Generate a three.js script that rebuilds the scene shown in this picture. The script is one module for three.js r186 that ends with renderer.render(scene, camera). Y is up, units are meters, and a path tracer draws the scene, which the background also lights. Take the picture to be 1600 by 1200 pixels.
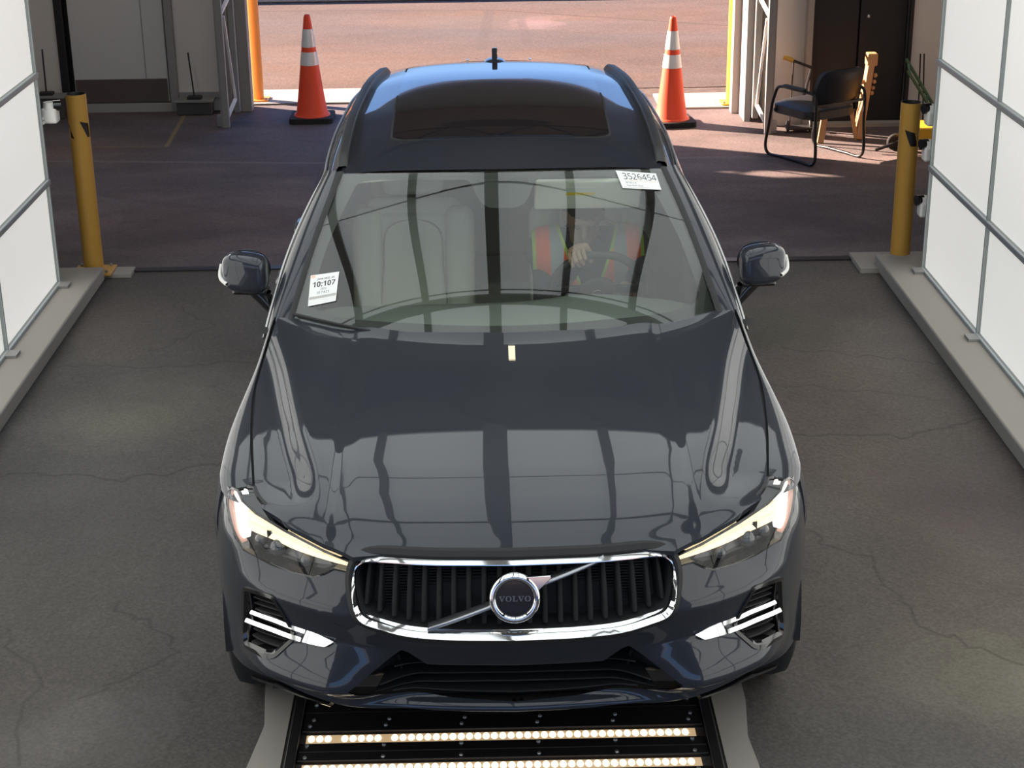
import * as THREE from 'three';
import { mergeGeometries, toCreasedNormals, mergeVertices } from 'three/addons/utils/BufferGeometryUtils.js';
import { RoundedBoxGeometry } from 'three/addons/geometries/RoundedBoxGeometry.js';
import { TextGeometry } from 'three/addons/geometries/TextGeometry.js';
import { FontLoader } from 'three/addons/loaders/FontLoader.js';
import { MarchingCubes } from 'three/addons/objects/MarchingCubes.js';
import { RectAreaLightUniformsLib } from 'three/addons/lights/RectAreaLightUniformsLib.js';

// ---------- camera, sky, sun, area lights, exposure ----------
const scene = new THREE.Scene();
const renderer = new THREE.WebGLRenderer({ antialias: true });
renderer.shadowMap.enabled = true;
renderer.toneMapping = THREE.LinearToneMapping;
renderer.toneMappingExposure = 1.0;
const camera = new THREE.PerspectiveCamera(25.777, 4 / 3, 0.05, 300);
camera.position.set(-0.0569, 3.0947, 4.3214);
camera.rotation.set(-0.37173, -0.01314, -0.01268, 'YXZ');
scene.add(camera);

const SUN = { pitch: 22, bearing: 26, power: 35, color: new THREE.Color().setRGB(1, .76, .60) };
const SKY_POWER = 1.6, WALL_GLOW = .50, WALL_LIGHT = .80, CEILING_GLOW = .70, CEILING_LIGHT = .52;
const CEIL_TINT = new THREE.Color().setRGB(.90, .98, 1);
const PANEL_TINT = new THREE.Color().setRGB(1, .98, .92);

function skyTexture() {
  const W = 256, H = 128, data = new Float32Array(W * H * 4);
  for (let j = 0; j < H; j++) for (let i = 0; i < W; i++) {
    const up = Math.sin(((j + .5) / H - .5) * Math.PI), a = (i + .5) / W * Math.PI * 2, t = Math.pow(Math.max(up, 0), .45);
    const c = .5 + .5 * Math.sin(a * 3 + up * 21 + Math.sin(a * 5 - up * 13) * 1.3), cloud = Math.max(0, c - .55) * 1.1 * Math.max(0, Math.sin(a * 2 + up * 8)) * (up > 0 ? 1 : 0);
    const base = [.36 + (.12 - .36) * t, .60 + (.28 - .60) * t, 1.0 + (.78 - 1.0) * t];
    for (let k = 0; k < 3; k++) data[(j * W + i) * 4 + k] = (base[k] + ([.95, .95, .97][k] - base[k]) * Math.min(.6, cloud)) * (up > 0 ? 1 : .5);
    data[(j * W + i) * 4 + 3] = 1;
  }
  const t = new THREE.DataTexture(data, W, H, THREE.RGBAFormat, THREE.FloatType);
  t.mapping = THREE.EquirectangularReflectionMapping; t.magFilter = THREE.LinearFilter; t.needsUpdate = true;
  return t;
}
scene.background = scene.environment = skyTexture();
scene.backgroundIntensity = scene.environmentIntensity = SKY_POWER;
const sun = new THREE.DirectionalLight(SUN.color, SUN.power);
{
  const p = SUN.pitch * Math.PI / 180, b = SUN.bearing * Math.PI / 180;
  sun.target.position.set(1, 0, -9);
  sun.position.set(1 - Math.cos(p) * Math.cos(b) * 30, Math.sin(p) * 30, -9 - Math.cos(p) * Math.sin(b) * 30);
  sun.castShadow = true; sun.shadow.mapSize.set(4096, 4096);
  Object.assign(sun.shadow.camera, { left: -16, right: 16, top: 12, bottom: -12, near: 1, far: 70 });
  scene.add(sun, sun.target);
}
RectAreaLightUniformsLib.init();
function areaLight(w, h, power, at, towards, tint = PANEL_TINT) {
  const l = new THREE.RectAreaLight(tint, power, w, h);
  l.position.set(...at); l.lookAt(...towards); scene.add(l);
}
// the two backlit side walls and the backlit ceiling of the booth
const WALL = { left: -2.60, right: 2.52, back: -5.15, col: 1.17, cols: 6, row: .615, rows: 5, base: .085 };
const WALL_H = WALL.row * WALL.rows, WALL_D = WALL.col * WALL.cols;
areaLight(WALL_D, WALL_H, WALL_LIGHT, [WALL.left + .012, WALL.base + WALL_H / 2, WALL.back + WALL_D / 2], [5, WALL.base + WALL_H / 2, WALL.back + WALL_D / 2]);
areaLight(WALL_D, WALL_H, WALL_LIGHT, [WALL.right - .012, WALL.base + WALL_H / 2, WALL.back + WALL_D / 2], [-5, WALL.base + WALL_H / 2, WALL.back + WALL_D / 2]);
const CEIL = { y: 3.4, x0: -2.31, col: .74, cols: 6, z0: -4.1, row: 1.5, rows: 6 };
const CEIL_W = CEIL.col * CEIL.cols, CEIL_D = CEIL.row * CEIL.rows;
areaLight(CEIL_W, CEIL_D, CEILING_LIGHT, [CEIL.x0 + CEIL_W / 2, CEIL.y - .012, CEIL.z0 + CEIL_D / 2], [CEIL.x0 + CEIL_W / 2, 0, CEIL.z0 + CEIL_D / 2], CEIL_TINT);
// ---------- smooth curves and the surfaces that the car's panels lie on ----------
const clamp = (v, a, b) => Math.min(b, Math.max(a, v)), lerp = (a, b, t) => a + (b - a) * t;
const smooth = (a, b, v) => { const t = clamp((v - a) / (b - a), 0, 1); return t * t * (3 - 2 * t); };
function curve(p) {   // monotone cubic through [t, v] pairs
  const n = p.length, d = [], m = [];
  for (let i = 0; i < n - 1; i++) d.push((p[i + 1][1] - p[i][1]) / (p[i + 1][0] - p[i][0]));
  for (let i = 0; i < n; i++) m.push(i === 0 ? d[0] : i === n - 1 ? d[n - 2] : d[i - 1] * d[i] <= 0 ? 0 : 2 * d[i - 1] * d[i] / (d[i - 1] + d[i]));
  return (t) => {
    if (t <= p[0][0]) return p[0][1] + m[0] * (t - p[0][0]);
    if (t >= p[n - 1][0]) return p[n - 1][1] + m[n - 1] * (t - p[n - 1][0]);
    let i = 0; while (t > p[i + 1][0]) i++;
    const h = p[i + 1][0] - p[i][0], u = (t - p[i][0]) / h, u2 = u * u, u3 = u2 * u;
    return p[i][1] * (2 * u3 - 3 * u2 + 1) + m[i] * h * (u3 - 2 * u2 + u) + p[i + 1][1] * (3 * u2 - 2 * u3) + m[i + 1] * h * (u3 - u2);
  };
}
// plan curve of the nose: half from the centre round the corner to the wheel arch, by arc length
const nosePlan = [[0, 0], [.2, -.008], [.4, -.035], [.55, -.082], [.68, -.155], [.78, -.24], [.864, -.343], [.925, -.455], [.962, -.60], [.975, -.87], [.973, -1.1]];
const noseS = [0];
for (let i = 1; i < nosePlan.length; i++) noseS.push(noseS[i - 1] + Math.hypot(nosePlan[i][0] - nosePlan[i - 1][0], nosePlan[i][1] - nosePlan[i - 1][1]));
const noseX = curve(nosePlan.map((p, i) => [noseS[i], p[0]])), noseZ = curve(nosePlan.map((p, i) => [noseS[i], p[1]]));
const vCentre = curve([[.18, -.20], [.26, -.13], [.285, -.107], [.30, -.098], [.312, -.102], [.34, -.13], [.44, -.09], [.488, -.048], [.52, -.037], [.56, -.024], [.60, -.01], [.64, -.008], [.70, -.02], [.78, -.05], [.84, -.085], [.92, -.14]]);
const vSide = curve([[.20, -.12], [.28, -.075], [.31, -.045], [.325, -.036], [.34, -.038], [.355, -.03], [.375, .005], [.39, .028], [.41, .046], [.425, .044], [.53, -.016], [.545, -.024], [.58, -.020], [.62, -.010], [.645, -.005], [.66, -.007], [.70, -.025], [.78, -.064], [.86, -.105], [.94, -.145]]);
const vEnd = curve([[.20, -.06], [.30, -.012], [.40, 0], [.60, 0], [.75, -.008], [.85, -.03], [.94, -.075]]);
function nose(s, y, out = 0) {   // a point of the front fascia: s metres round from the centre, y up, out along the plan normal
  const a = Math.abs(s), e = 1e-3, tx = noseX(a + e) - noseX(Math.max(0, a - e)), tz = noseZ(a + e) - noseZ(Math.max(0, a - e)), l = Math.hypot(tx, tz) || 1;
  const v = lerp(lerp(vCentre(y), vSide(y), smooth(.30, .56, a)), vEnd(y), smooth(.76, 1.0, a)) + out;
  return [Math.sign(s) * (noseX(a) - tz / l * v), y, noseZ(a) + tx / l * v];
}
// bonnet: height over plan
const bonnetMid = curve([[-1.7, 1.098], [-1.4, 1.066], [-1.2, 1.0445], [-1.0, 1.0225], [-.6, .982], [-.3, .94], [-.1, .905], [.05, .87]]);
const bonnetAcross = curve([[0, 0], [.3, -.004], [.48, -.010], [.53, -.015], [.57, -.021], [.62, -.021], [.70, -.018], [.92, -.012]]);
const ridge = curve([[-1.62, .875], [-1.4, .815], [-1.2, .765], [-.9, .705], [-.65, .65], [-.45, .605], [-.2, .56]]);   // crest that runs from the rear corner of the bonnet towards the grille
const bonnetDrop = curve([[-.2, .12], [0, .062], [.05, .038], [.1, .023], [.2, .009], [.35, 0], [.6, 0]]);
const bonnetFront = curve([[0, -.095], [.3, -.11], [.48, -.155], [.6, -.215], [.7, -.285], [.78, -.365], [.84, -.45], [.9, -.58]]);
function bonnet(x, z) {
  const a = Math.abs(x), slope = (bonnetFront(a + .01) - bonnetFront(a - .01)) / .02, d = (bonnetFront(a) - z) / Math.hypot(1, slope);
  const k = 1 - smooth(.5, .85, a) * .35;
  return bonnetMid(z) + bonnetAcross(a) - .034 * smooth(ridge(z) - .012, ridge(z) + .085, a) * smooth(-.28, -.5, z) - .018 * smooth(.5, .9, a) * smooth(-.5, -.28, z) - bonnetDrop(clamp(d, -.2, .6)) * k;
}
// flanks: half width over length and height
const flankPlan = curve([[-4.69, .5], [-4.66, .66], [-4.55, .84], [-4.3, .925], [-3.75, .957], [-3, .95], [-2, .948], [-1.3, .962], [-.87, .975], [-.61, .962], [-.47, .928]]);
const flankRise = curve([[.15, -.09], [.25, -.045], [.35, -.015], [.5, -.006], [.62, -.01], [.74, 0], [.82, -.012], [.9, -.034], [.97, -.062], [1.05, -.1]]);
const flank = (z, y) => flankPlan(z) + flankRise(y);
// shut line between bonnet and fender, half side: x over z
const shutX = curve([[-1.62, .85], [-1.3, .872], [-1.1, .875], [-.8, .852], [-.55, .818], [-.39, .793]]);
const beltY = curve([[-4.5, 1.08], [-3.5, 1.05], [-2.5, 1.02], [-1.6, .99], [-1.2, .965], [-.9, .93], [-.6, .885], [-.4, .85]]);
// windscreen and roof
const screenU = (u) => Math.abs(u);
function screen(u, v, out = 0) {   // u across -1..1, v 0 at the base to 1 at the roof
  const a = u * u, b = [.80 * u, 1.035 + .02 * a, -1.385 - .19 * a], t = [.637 * u, 1.503 - .027 * a, -2.02 - .135 * a], bulge = .035 * Math.sin(Math.PI * v) + out;
  return [lerp(b[0], t[0], v), lerp(b[1], t[1], v) + bulge * .86, lerp(b[2], t[2], v) + bulge * .5];
}
const roofMid = curve([[-4.6, 1.45], [-4.3, 1.513], [-4.0, 1.546], [-3.5, 1.574], [-3.0, 1.572], [-2.6, 1.552], [-2.3, 1.527], [-2.05, 1.503]]);
const roofHalf = curve([[-4.6, .50], [-4.2, .565], [-3.4, .62], [-2.6, .64], [-2.15, .637]]);
const roof = (x, z) => { const u = Math.abs(x) / roofHalf(z); return roofMid(z) - .03 * u * u - .02 * u ** 6; };
// ---------- builders ----------
const V2 = THREE.Vector2, V3 = THREE.Vector3, R = (d) => d * Math.PI / 180;
let seedState = 12345;
const rnd = () => { seedState = (seedState * 1664525 + 1013904223) >>> 0; return seedState / 4294967296; };
const sub3 = (a, b) => [a[0] - b[0], a[1] - b[1], a[2] - b[2]], dot3 = (a, b) => a[0] * b[0] + a[1] * b[1] + a[2] * b[2];
const cross3 = (a, b) => [a[1] * b[2] - a[2] * b[1], a[2] * b[0] - a[0] * b[2], a[0] * b[1] - a[1] * b[0]];
const unit3 = (a) => { const l = Math.hypot(...a) || 1; return a.map((v) => v / l); };
function geo(pos, nor, uv, idx) {
  const g = new THREE.BufferGeometry();
  g.setAttribute('position', new THREE.Float32BufferAttribute(pos, 3));
  if (nor) g.setAttribute('normal', new THREE.Float32BufferAttribute(nor, 3));
  g.setAttribute('uv', new THREE.Float32BufferAttribute(uv, 2));
  g.setIndex(idx);
  if (!nor) g.computeVertexNormals();
  return g;
}
function join(list) { return mergeGeometries(list.map((g) => { const c = g.index ? g.toNonIndexed() : g.clone(); for (const k of Object.keys(c.attributes)) if (!['position', 'normal', 'uv'].includes(k)) c.deleteAttribute(k); return c; })); }
const numbers = new Map();
function numbered(name) { const n = numbers.get(name) ?? 0; numbers.set(name, n + 1); return n ? name + '_' + String(n).padStart(3, '0') : name; }
function mesh(name, g, m, parent, label) {
  const o = new THREE.Mesh(Array.isArray(g) ? join(g) : g, m);
  o.name = numbered(name); o.castShadow = o.receiveShadow = true;
  if (label) o.userData.label = label;
  (parent ?? scene).add(o);
  return o;
}
function tag(o, label, category, group) { Object.assign(o.userData, { label, category }); if (group) o.userData.group = group; return o; }
function thing(name, label, category, at = [0, 0, 0], turn = 0, group) {
  const o = new THREE.Group(); o.name = numbered(name); o.position.set(...at); o.rotation.y = turn; scene.add(o);
  return tag(o, label, category, group);
}
function structure(name, g, m) {
  let o;
  if (g) o = mesh(name, g, m); else { o = new THREE.Group(); o.name = numbered(name); scene.add(o); }
  o.userData.kind = 'structure';
  return o;
}
const box = (w, h, d, x = 0, y = 0, z = 0, r = 0) => (r ? new RoundedBoxGeometry(w, h, d, 2, r) : new THREE.BoxGeometry(w, h, d)).translate(x, y, z);
const cyl = (r0, r1, h, x = 0, y = 0, z = 0, n = 24) => new THREE.CylinderGeometry(r0, r1, h, n).translate(x, y, z);
function bar(a, b, w, d = w, r = .003) {   // a box from point a to point b
  const va = new V3(...a), vb = new V3(...b), l = va.distanceTo(vb), g = r ? new RoundedBoxGeometry(w, l, d, 1, Math.min(r, w / 3, d / 3)) : new THREE.BoxGeometry(w, l, d);
  g.applyQuaternion(new THREE.Quaternion().setFromUnitVectors(new V3(0, 1, 0), vb.clone().sub(va).normalize()));
  return g.translate(...va.add(vb).multiplyScalar(.5).toArray());
}
function tube(pts, r, closed = false, n = 8, seg) { return new THREE.TubeGeometry(new THREE.CatmullRomCurve3(pts.map((p) => new V3(...p)), closed, 'centripetal'), seg ?? pts.length * 6, r, n, closed); }
function loft(fn, nu, nv) {   // fn(u, v) over the unit square
  const p = [], uv = [], idx = [];
  for (let j = 0; j <= nv; j++) for (let i = 0; i <= nu; i++) { p.push(...fn(i / nu, j / nv)); uv.push(i / nu, j / nv); }
  for (let j = 0; j < nv; j++) for (let i = 0; i < nu; i++) { const a = j * (nu + 1) + i; idx.push(a, a + 1, a + nu + 2, a, a + nu + 2, a + nu + 1); }
  return geo(p, null, uv, idx);
}
function rounded(pts, r = .02, n = 4) {   // polygon with rounded corners; a point may carry its own radius
  const out = [];
  pts.forEach((p, i) => {
    const a = pts[(i + pts.length - 1) % pts.length], b = pts[(i + 1) % pts.length], q = p[2] ?? r;
    const da = Math.hypot(a[0] - p[0], a[1] - p[1]), db = Math.hypot(b[0] - p[0], b[1] - p[1]), k = Math.min(q, da * .45, db * .45);
    if (k < 1e-4) { out.push([p[0], p[1]]); return; }
    const s = [p[0] + (a[0] - p[0]) / da * k, p[1] + (a[1] - p[1]) / da * k], e = [p[0] + (b[0] - p[0]) / db * k, p[1] + (b[1] - p[1]) / db * k];
    for (let j = 0; j <= n; j++) { const t = j / n; out.push([(1 - t) ** 2 * s[0] + 2 * t * (1 - t) * p[0] + t * t * e[0], (1 - t) ** 2 * s[1] + 2 * t * (1 - t) * p[1] + t * t * e[1]]); }
  });
  return out;
}
function densify(pts, step) {
  const out = [];
  pts.forEach((p, i) => { const b = pts[(i + 1) % pts.length], n = Math.max(1, Math.ceil(Math.hypot(b[0] - p[0], b[1] - p[1]) / step)); for (let k = 0; k < n; k++) out.push([lerp(p[0], b[0], k / n), lerp(p[1], b[1], k / n)]); });
  return out;
}
const flip = (pts) => pts.map(([x, ...q]) => [-x, ...q]).reverse();
const mirrored = (half) => [...half, ...flip(half).filter((p) => Math.abs(p[0]) > 1e-6)];   // half outline from the middle line outwards and back
// A panel: the polygon (with holes) in the two parameters of fn(u, v, out), cut on a grid and laid on that surface, with an edge of the given depth.
function panel(poly, holes, cell, fn, { thick = .012, edge = true, holeEdge = true, lift = 0 } = {}) {
  const P = (u, v, o = 0) => fn(u, v, o + lift);
  const shape = [poly, ...holes].map((r) => r.map((p) => new V2(p[0], p[1]))), flat = shape.flat();
  const tris = THREE.ShapeUtils.triangulateShape(shape[0], shape.slice(1));
  const pos = [], nor = [], uv = [], idx = [], at = new Map(), outs = [];
  const vertex = (u, v) => {
    const key = Math.round(u * 2e5) + ',' + Math.round(v * 2e5);
    if (at.has(key)) return at.get(key);
    const e = 2e-3, p = P(u, v), du = sub3(P(u + e, v), P(u - e, v)), dv = sub3(P(u, v + e), P(u, v - e)), o = sub3(P(u, v, .01), p);
    let n = unit3(cross3(du, dv)); if (dot3(n, o) < 0) n = n.map((c) => -c);
    const i = pos.length / 3; pos.push(...p); nor.push(...n); uv.push(u, v); outs.push(n); at.set(key, i);
    return i;
  };
  const cut = (pts, axis, value, keepBelow) => {
    const out = [];
    pts.forEach((p, i) => {
      const q = pts[(i + 1) % pts.length], a = (p[axis] - value) * (keepBelow ? -1 : 1), b = (q[axis] - value) * (keepBelow ? -1 : 1);
      if (a >= -1e-9) out.push(p);
      if ((a > 1e-9 && b < -1e-9) || (a < -1e-9 && b > 1e-9)) { const t = a / (a - b); out.push([lerp(p[0], q[0], t), lerp(p[1], q[1], t)]); }
    });
    return out;
  };
  for (const t of tris) {
    const tri = t.map((i) => [flat[i].x, flat[i].y]), lo = [0, 1].map((k) => Math.floor(Math.min(...tri.map((p) => p[k])) / cell + 1e-6)), hi = [0, 1].map((k) => Math.ceil(Math.max(...tri.map((p) => p[k])) / cell - 1e-6));
    for (let i = lo[0]; i < hi[0]; i++) {
      const col = cut(cut(tri, 0, i * cell, false), 0, (i + 1) * cell, true);
      if (col.length < 3) continue;
      for (let j = lo[1]; j < hi[1]; j++) {
        const c = cut(cut(col, 1, j * cell, false), 1, (j + 1) * cell, true);
        if (c.length < 3) continue;
        const v = c.map((p) => vertex(...p));
        for (let k = 1; k + 1 < v.length; k++) {
          const f = [v[0], v[k], v[k + 1]];
          if (f[0] === f[1] || f[1] === f[2] || f[0] === f[2]) continue;
          const [a, b, d] = f.map((m) => pos.slice(m * 3, m * 3 + 3)), n = cross3(sub3(b, a), sub3(d, a));
          if (dot3(n, outs[f[0]]) < 0) f.reverse();
          idx.push(...f);
        }
      }
    }
  }
  if (edge) for (const ring of [poly, ...(holeEdge ? holes : [])]) {
    const d = densify(ring, cell);
    d.forEach((p, i) => {
      const q = d[(i + 1) % d.length], k = pos.length / 3, a = P(p[0], p[1]), b = P(q[0], q[1]), a2 = P(p[0], p[1], -thick), b2 = P(q[0], q[1], -thick), n = unit3(cross3(sub3(b, a), sub3(a2, a)));
      pos.push(...a, ...b, ...b2, ...a2); for (let m = 0; m < 4; m++) nor.push(...n), uv.push(p[0], p[1]);
      idx.push(k, k + 1, k + 2, k, k + 2, k + 3);
    });
  }
  return geo(pos, nor, uv, idx);
}
// A moulding that follows a closed outline: profile [[inwards, out], ...] or a function of the place that gives one; widened where scale says so.
function moulding(poly, profile, fn, scale = () => 1, crease = .5) {
  const n = poly.length; let area = 0;
  poly.forEach((p, i) => { const q = poly[(i + 1) % n]; area += p[0] * q[1] - q[0] * p[1]; });
  const sg = Math.sign(area), pos = [], uv = [], idx = [], prof = typeof profile === 'function' ? profile : () => profile, m = prof(0, 0).length;
  poly.forEach((p, i) => {
    const a = poly[(i + n - 1) % n], b = poly[(i + 1) % n], n1 = [-(p[1] - a[1]), p[0] - a[0]], n2 = [-(b[1] - p[1]), b[0] - p[0]];
    const l1 = Math.hypot(...n1) || 1, l2 = Math.hypot(...n2) || 1; let nx = n1[0] / l1 + n2[0] / l2, ny = n1[1] / l1 + n2[1] / l2; const l = Math.hypot(nx, ny) || 1; nx = nx / l * sg; ny = ny / l * sg;
    const k = scale(p[0], p[1]);
    prof(p[0], p[1]).forEach(([w, o]) => { pos.push(...fn(p[0] + nx * w * k, p[1] + ny * w * k, o)); uv.push(i / n, w); });
  });
  for (let i = 0; i < n; i++) for (let j = 0; j < m - 1; j++) { const a = i * m + j, b = ((i + 1) % n) * m + j; idx.push(a, b, b + 1, a, b + 1, a + 1); }
  return toCreasedNormals(geo(pos, null, uv, idx), crease);
}
function shrink(poly, w) {
  const n = poly.length; let area = 0;
  poly.forEach((p, i) => { const q = poly[(i + 1) % n]; area += p[0] * q[1] - q[0] * p[1]; });
  const sg = Math.sign(area);
  return poly.map((p, i) => {
    const a = poly[(i + n - 1) % n], b = poly[(i + 1) % n], l1 = Math.hypot(p[0] - a[0], p[1] - a[1]) || 1, l2 = Math.hypot(b[0] - p[0], b[1] - p[1]) || 1;
    let nx = -(p[1] - a[1]) / l1 - (b[1] - p[1]) / l2, ny = (p[0] - a[0]) / l1 + (b[0] - p[0]) / l2; const l = Math.hypot(nx, ny) || 1;
    return [p[0] + nx / l * sg * w, p[1] + ny / l * sg * w];
  });
}
// mesh of a signed distance field (negative inside)
function fieldMesh(sdf, centre, half, res) {
  const mc = new MarchingCubes(res, new THREE.MeshStandardMaterial(), false, false, 120000);
  mc.isolation = 0;
  for (let k = 0, i = 0; k < res; k++) for (let j = 0; j < res; j++) for (let q = 0; q < res; q++, i++)
    mc.field[i] = -sdf([centre[0] + (q - res / 2) / (res / 2) * half, centre[1] + (j - res / 2) / (res / 2) * half, centre[2] + (k - res / 2) / (res / 2) * half]);
  mc.update();
  const n = mc.count, g = new THREE.BufferGeometry();
  g.setAttribute('position', new THREE.Float32BufferAttribute(mc.positionArray.slice(0, n * 3), 3));
  g.setAttribute('uv', new THREE.Float32BufferAttribute(new Float32Array(n * 2), 2));
  g.scale(half, half, half).translate(...centre);
  const w = mergeVertices(g, 1e-5); w.computeVertexNormals();
  return w;
}
function capsule(p, a, b, ra, rb) {
  const ab = sub3(b, a), t = clamp(dot3(sub3(p, a), ab) / dot3(ab, ab), 0, 1);
  return Math.hypot(p[0] - a[0] - ab[0] * t, p[1] - a[1] - ab[1] * t, p[2] - a[2] - ab[2] * t) - lerp(ra, rb, t);
}
const smin = (a, b, k) => { const h = Math.max(k - Math.abs(a - b), 0) / k; return Math.min(a, b) - h * h * k / 4; };

// ---------- materials ----------
const lin = (r, g, b) => new THREE.Color().setRGB(r, g, b);
const std = (r, g, b, rough = .6, metal = 0, more = {}) => new THREE.MeshStandardMaterial({ color: lin(r, g, b), roughness: rough, metalness: metal, side: THREE.DoubleSide, ...more });
const phys = (r, g, b, rough, metal, more = {}) => new THREE.MeshPhysicalMaterial({ color: lin(r, g, b), roughness: rough, metalness: metal, side: THREE.DoubleSide, ...more });
const glow = (r, g, b, k, base = .6) => new THREE.MeshStandardMaterial({ color: lin(base, base, base), roughness: .5, emissive: lin(r, g, b), emissiveIntensity: k, side: THREE.DoubleSide });
function noiseMap(size, fn, rx, ry, srgb = true) {
  const d = new Uint8Array(size * size * 4);
  for (let j = 0; j < size; j++) for (let i = 0; i < size; i++) { const c = fn(i / size, j / size), o = (j * size + i) * 4; d[o] = c[0]; d[o + 1] = c[1]; d[o + 2] = c[2]; d[o + 3] = 255; }
  const t = new THREE.DataTexture(d, size, size); t.wrapS = t.wrapT = THREE.RepeatWrapping; t.magFilter = THREE.LinearFilter; t.repeat.set(rx, ry);
  if (srgb) t.colorSpace = THREE.SRGBColorSpace; t.needsUpdate = true;
  return t;
}
const lattice = new Float32Array(256 * 256); for (let i = 0; i < lattice.length; i++) lattice[i] = rnd();
function vnoise(x, y, period) {   // tiling value noise
  const xi = Math.floor(x), yi = Math.floor(y), fx = x - xi, fy = y - yi, sx = fx * fx * (3 - 2 * fx), sy = fy * fy * (3 - 2 * fy), m = (v) => ((v % period) + period) % period;
  const L = (a, b) => lattice[m(b) * 256 + m(a)];
  return lerp(lerp(L(xi, yi), L(xi + 1, yi), sx), lerp(L(xi, yi + 1), L(xi + 1, yi + 1), sx), sy);
}
const fbm = (u, v, f, o = 4) => { let s = 0, a = .5, n = 0; for (let i = 0; i < o; i++) { s += a * vnoise(u * f, v * f, f); n += a; a *= .55; f = Math.min(256, f * 2); } return s / n; };
const MAT = {
  paint: phys(.025, .030, .041, .32, .2, { clearcoat: 1, clearcoatRoughness: .012, specularIntensity: .25 }),
  blackGloss: phys(.008, .008, .009, .12, 0, { clearcoat: .6, clearcoatRoughness: .03 }),
  blackPlastic: std(.018, .018, .019, .55),
  rubber: std(.012, .012, .012, .85),
  chrome: std(.82, .83, .84, .06, 1),
  satin: std(.45, .46, .48, .3, 1),
  frit: phys(.006, .006, .006, .25, 0),
  cream: std(.62, .61, .54, .7),
  headliner: std(.60, .58, .52, .9),
  dashDark: std(.15, .16, .145, .75),
  steel: std(.30, .30, .30, .45, .7),
  greyPaint: std(.24, .235, .23, .55, .1),
  darkSteel: std(.035, .034, .036, .4, .6),
  concrete: std(.30, .28, .25, .9),
  yellow: phys(.50, .27, .045, .5, 0),
  yellowBright: std(.75, .36, .02, .5),
  orange: std(.85, .075, .022, .55),
  reflective: std(.72, .72, .74, .35, .15),
  black: std(.01, .01, .011, .6),
  wallPaint: std(.56, .53, .49, .8),
  white: std(.75, .74, .70, .55),
  wood: std(.50, .27, .12, .6),
  green: std(.05, .12, .06, .5),
  alu: std(.55, .55, .55, .35, .85),
};
MAT.glass = phys(.86, .95, .88, .0, 0, { transmission: 1, thickness: 0, ior: 1.78 });
MAT.sideGlass = phys(.05, .055, .06, .03, 0, { clearcoat: 1, clearcoatRoughness: 0 });
MAT.roofGlass = phys(.012, .012, .014, .05, 0, { ior: 1.55, clearcoat: .5 });
MAT.lampGlass = phys(.96, .97, .98, 0, 0, { transmission: 1, thickness: 0, ior: 1.4 });
// ---------- the building, the ground and the booth ----------
// ground print: colour of the asphalt over a rectangle of ground, with stains, repairs, cracks and faded paint lines
function asphalt(x0, x1, z0, z1, tone, { cracks = [], lines = [], patches = [], size = 1024, mottle = 1 } = {}) {
  const w = x1 - x0, d = z1 - z0, c = document.createElement('canvas'); c.width = size; c.height = Math.min(2048, Math.round(size * d / w));
  const g = c.getContext('2d'), img = g.createImageData(c.width, c.height);
  for (let j = 0; j < c.height; j++) for (let i = 0; i < c.width; i++) {
    const u = i / c.width, v = j / c.height, big = fbm(u, v, 4, 5) - .5, mid = fbm(u + .3, v + .7, 23, 3) - .5, fine = rnd() - .5, k = 1 + (big * .55 + mid * .28) * mottle + fine * .26, o = (j * c.width + i) * 4, warm = (fbm(v, u, 6, 3) - .5) * .16;
    img.data[o] = tone[0] * k * (1 + warm); img.data[o + 1] = tone[1] * k; img.data[o + 2] = tone[2] * k * (1 - warm); img.data[o + 3] = 255;
  }
  g.putImageData(img, 0, 0);
  const X = (x) => (x - x0) / w * c.width, Z = (z) => (z - z0) / d * c.height, m = c.width / w;
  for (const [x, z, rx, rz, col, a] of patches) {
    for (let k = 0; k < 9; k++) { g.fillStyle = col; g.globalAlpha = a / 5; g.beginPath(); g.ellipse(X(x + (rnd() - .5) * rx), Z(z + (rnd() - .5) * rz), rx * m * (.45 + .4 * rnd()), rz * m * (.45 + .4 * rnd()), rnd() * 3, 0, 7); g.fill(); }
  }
  g.lineCap = 'round'; g.lineJoin = 'round';
  for (const [col, width, a, ...pts] of [...lines, ...cracks]) {
    g.strokeStyle = col; g.globalAlpha = a; g.lineWidth = Math.max(1, width * m); g.beginPath();
    pts.forEach(([x, z], i) => {
      if (!i) { g.moveTo(X(x), Z(z)); return; }
      const [px, pz] = pts[i - 1], n = width < .02 ? 9 : 1;
      for (let k = 1; k <= n; k++) g.lineTo(X(lerp(px, x, k / n) + (k < n ? (rnd() - .5) * .07 : 0)), Z(lerp(pz, z, k / n) + (k < n ? (rnd() - .5) * .07 : 0)));
    });
    g.stroke();
  }
  g.globalAlpha = 1;
  const t = new THREE.CanvasTexture(c); t.colorSpace = THREE.SRGBColorSpace; t.anisotropy = 8;
  return t;
}
const grit = noiseMap(256, (u, v) => { const k = 90 + 120 * fbm(u, v, 64, 3) + 40 * (rnd() - .5); return [k, k, k]; }, 9, 9, false);
function slab(name, x0, x1, z0, z1, map, top = 0, deep = .2, gloss = 1) {
  const g = new THREE.BoxGeometry(x1 - x0, deep, z1 - z0).translate((x0 + x1) / 2, top - deep / 2, (z0 + z1) / 2), p = g.attributes.position, uv = g.attributes.uv;
  for (let i = 0; i < p.count; i++) uv.setXY(i, (p.getX(i) - x0) / (x1 - x0), 1 - (p.getZ(i) - z0) / (z1 - z0));
  return structure(name, g, new THREE.MeshPhysicalMaterial({ map, roughness: gloss < 1 ? .97 : .82, specularIntensity: gloss, bumpMap: grit, bumpScale: .004 }));
}
const CRACK = '#1b1817';
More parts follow.
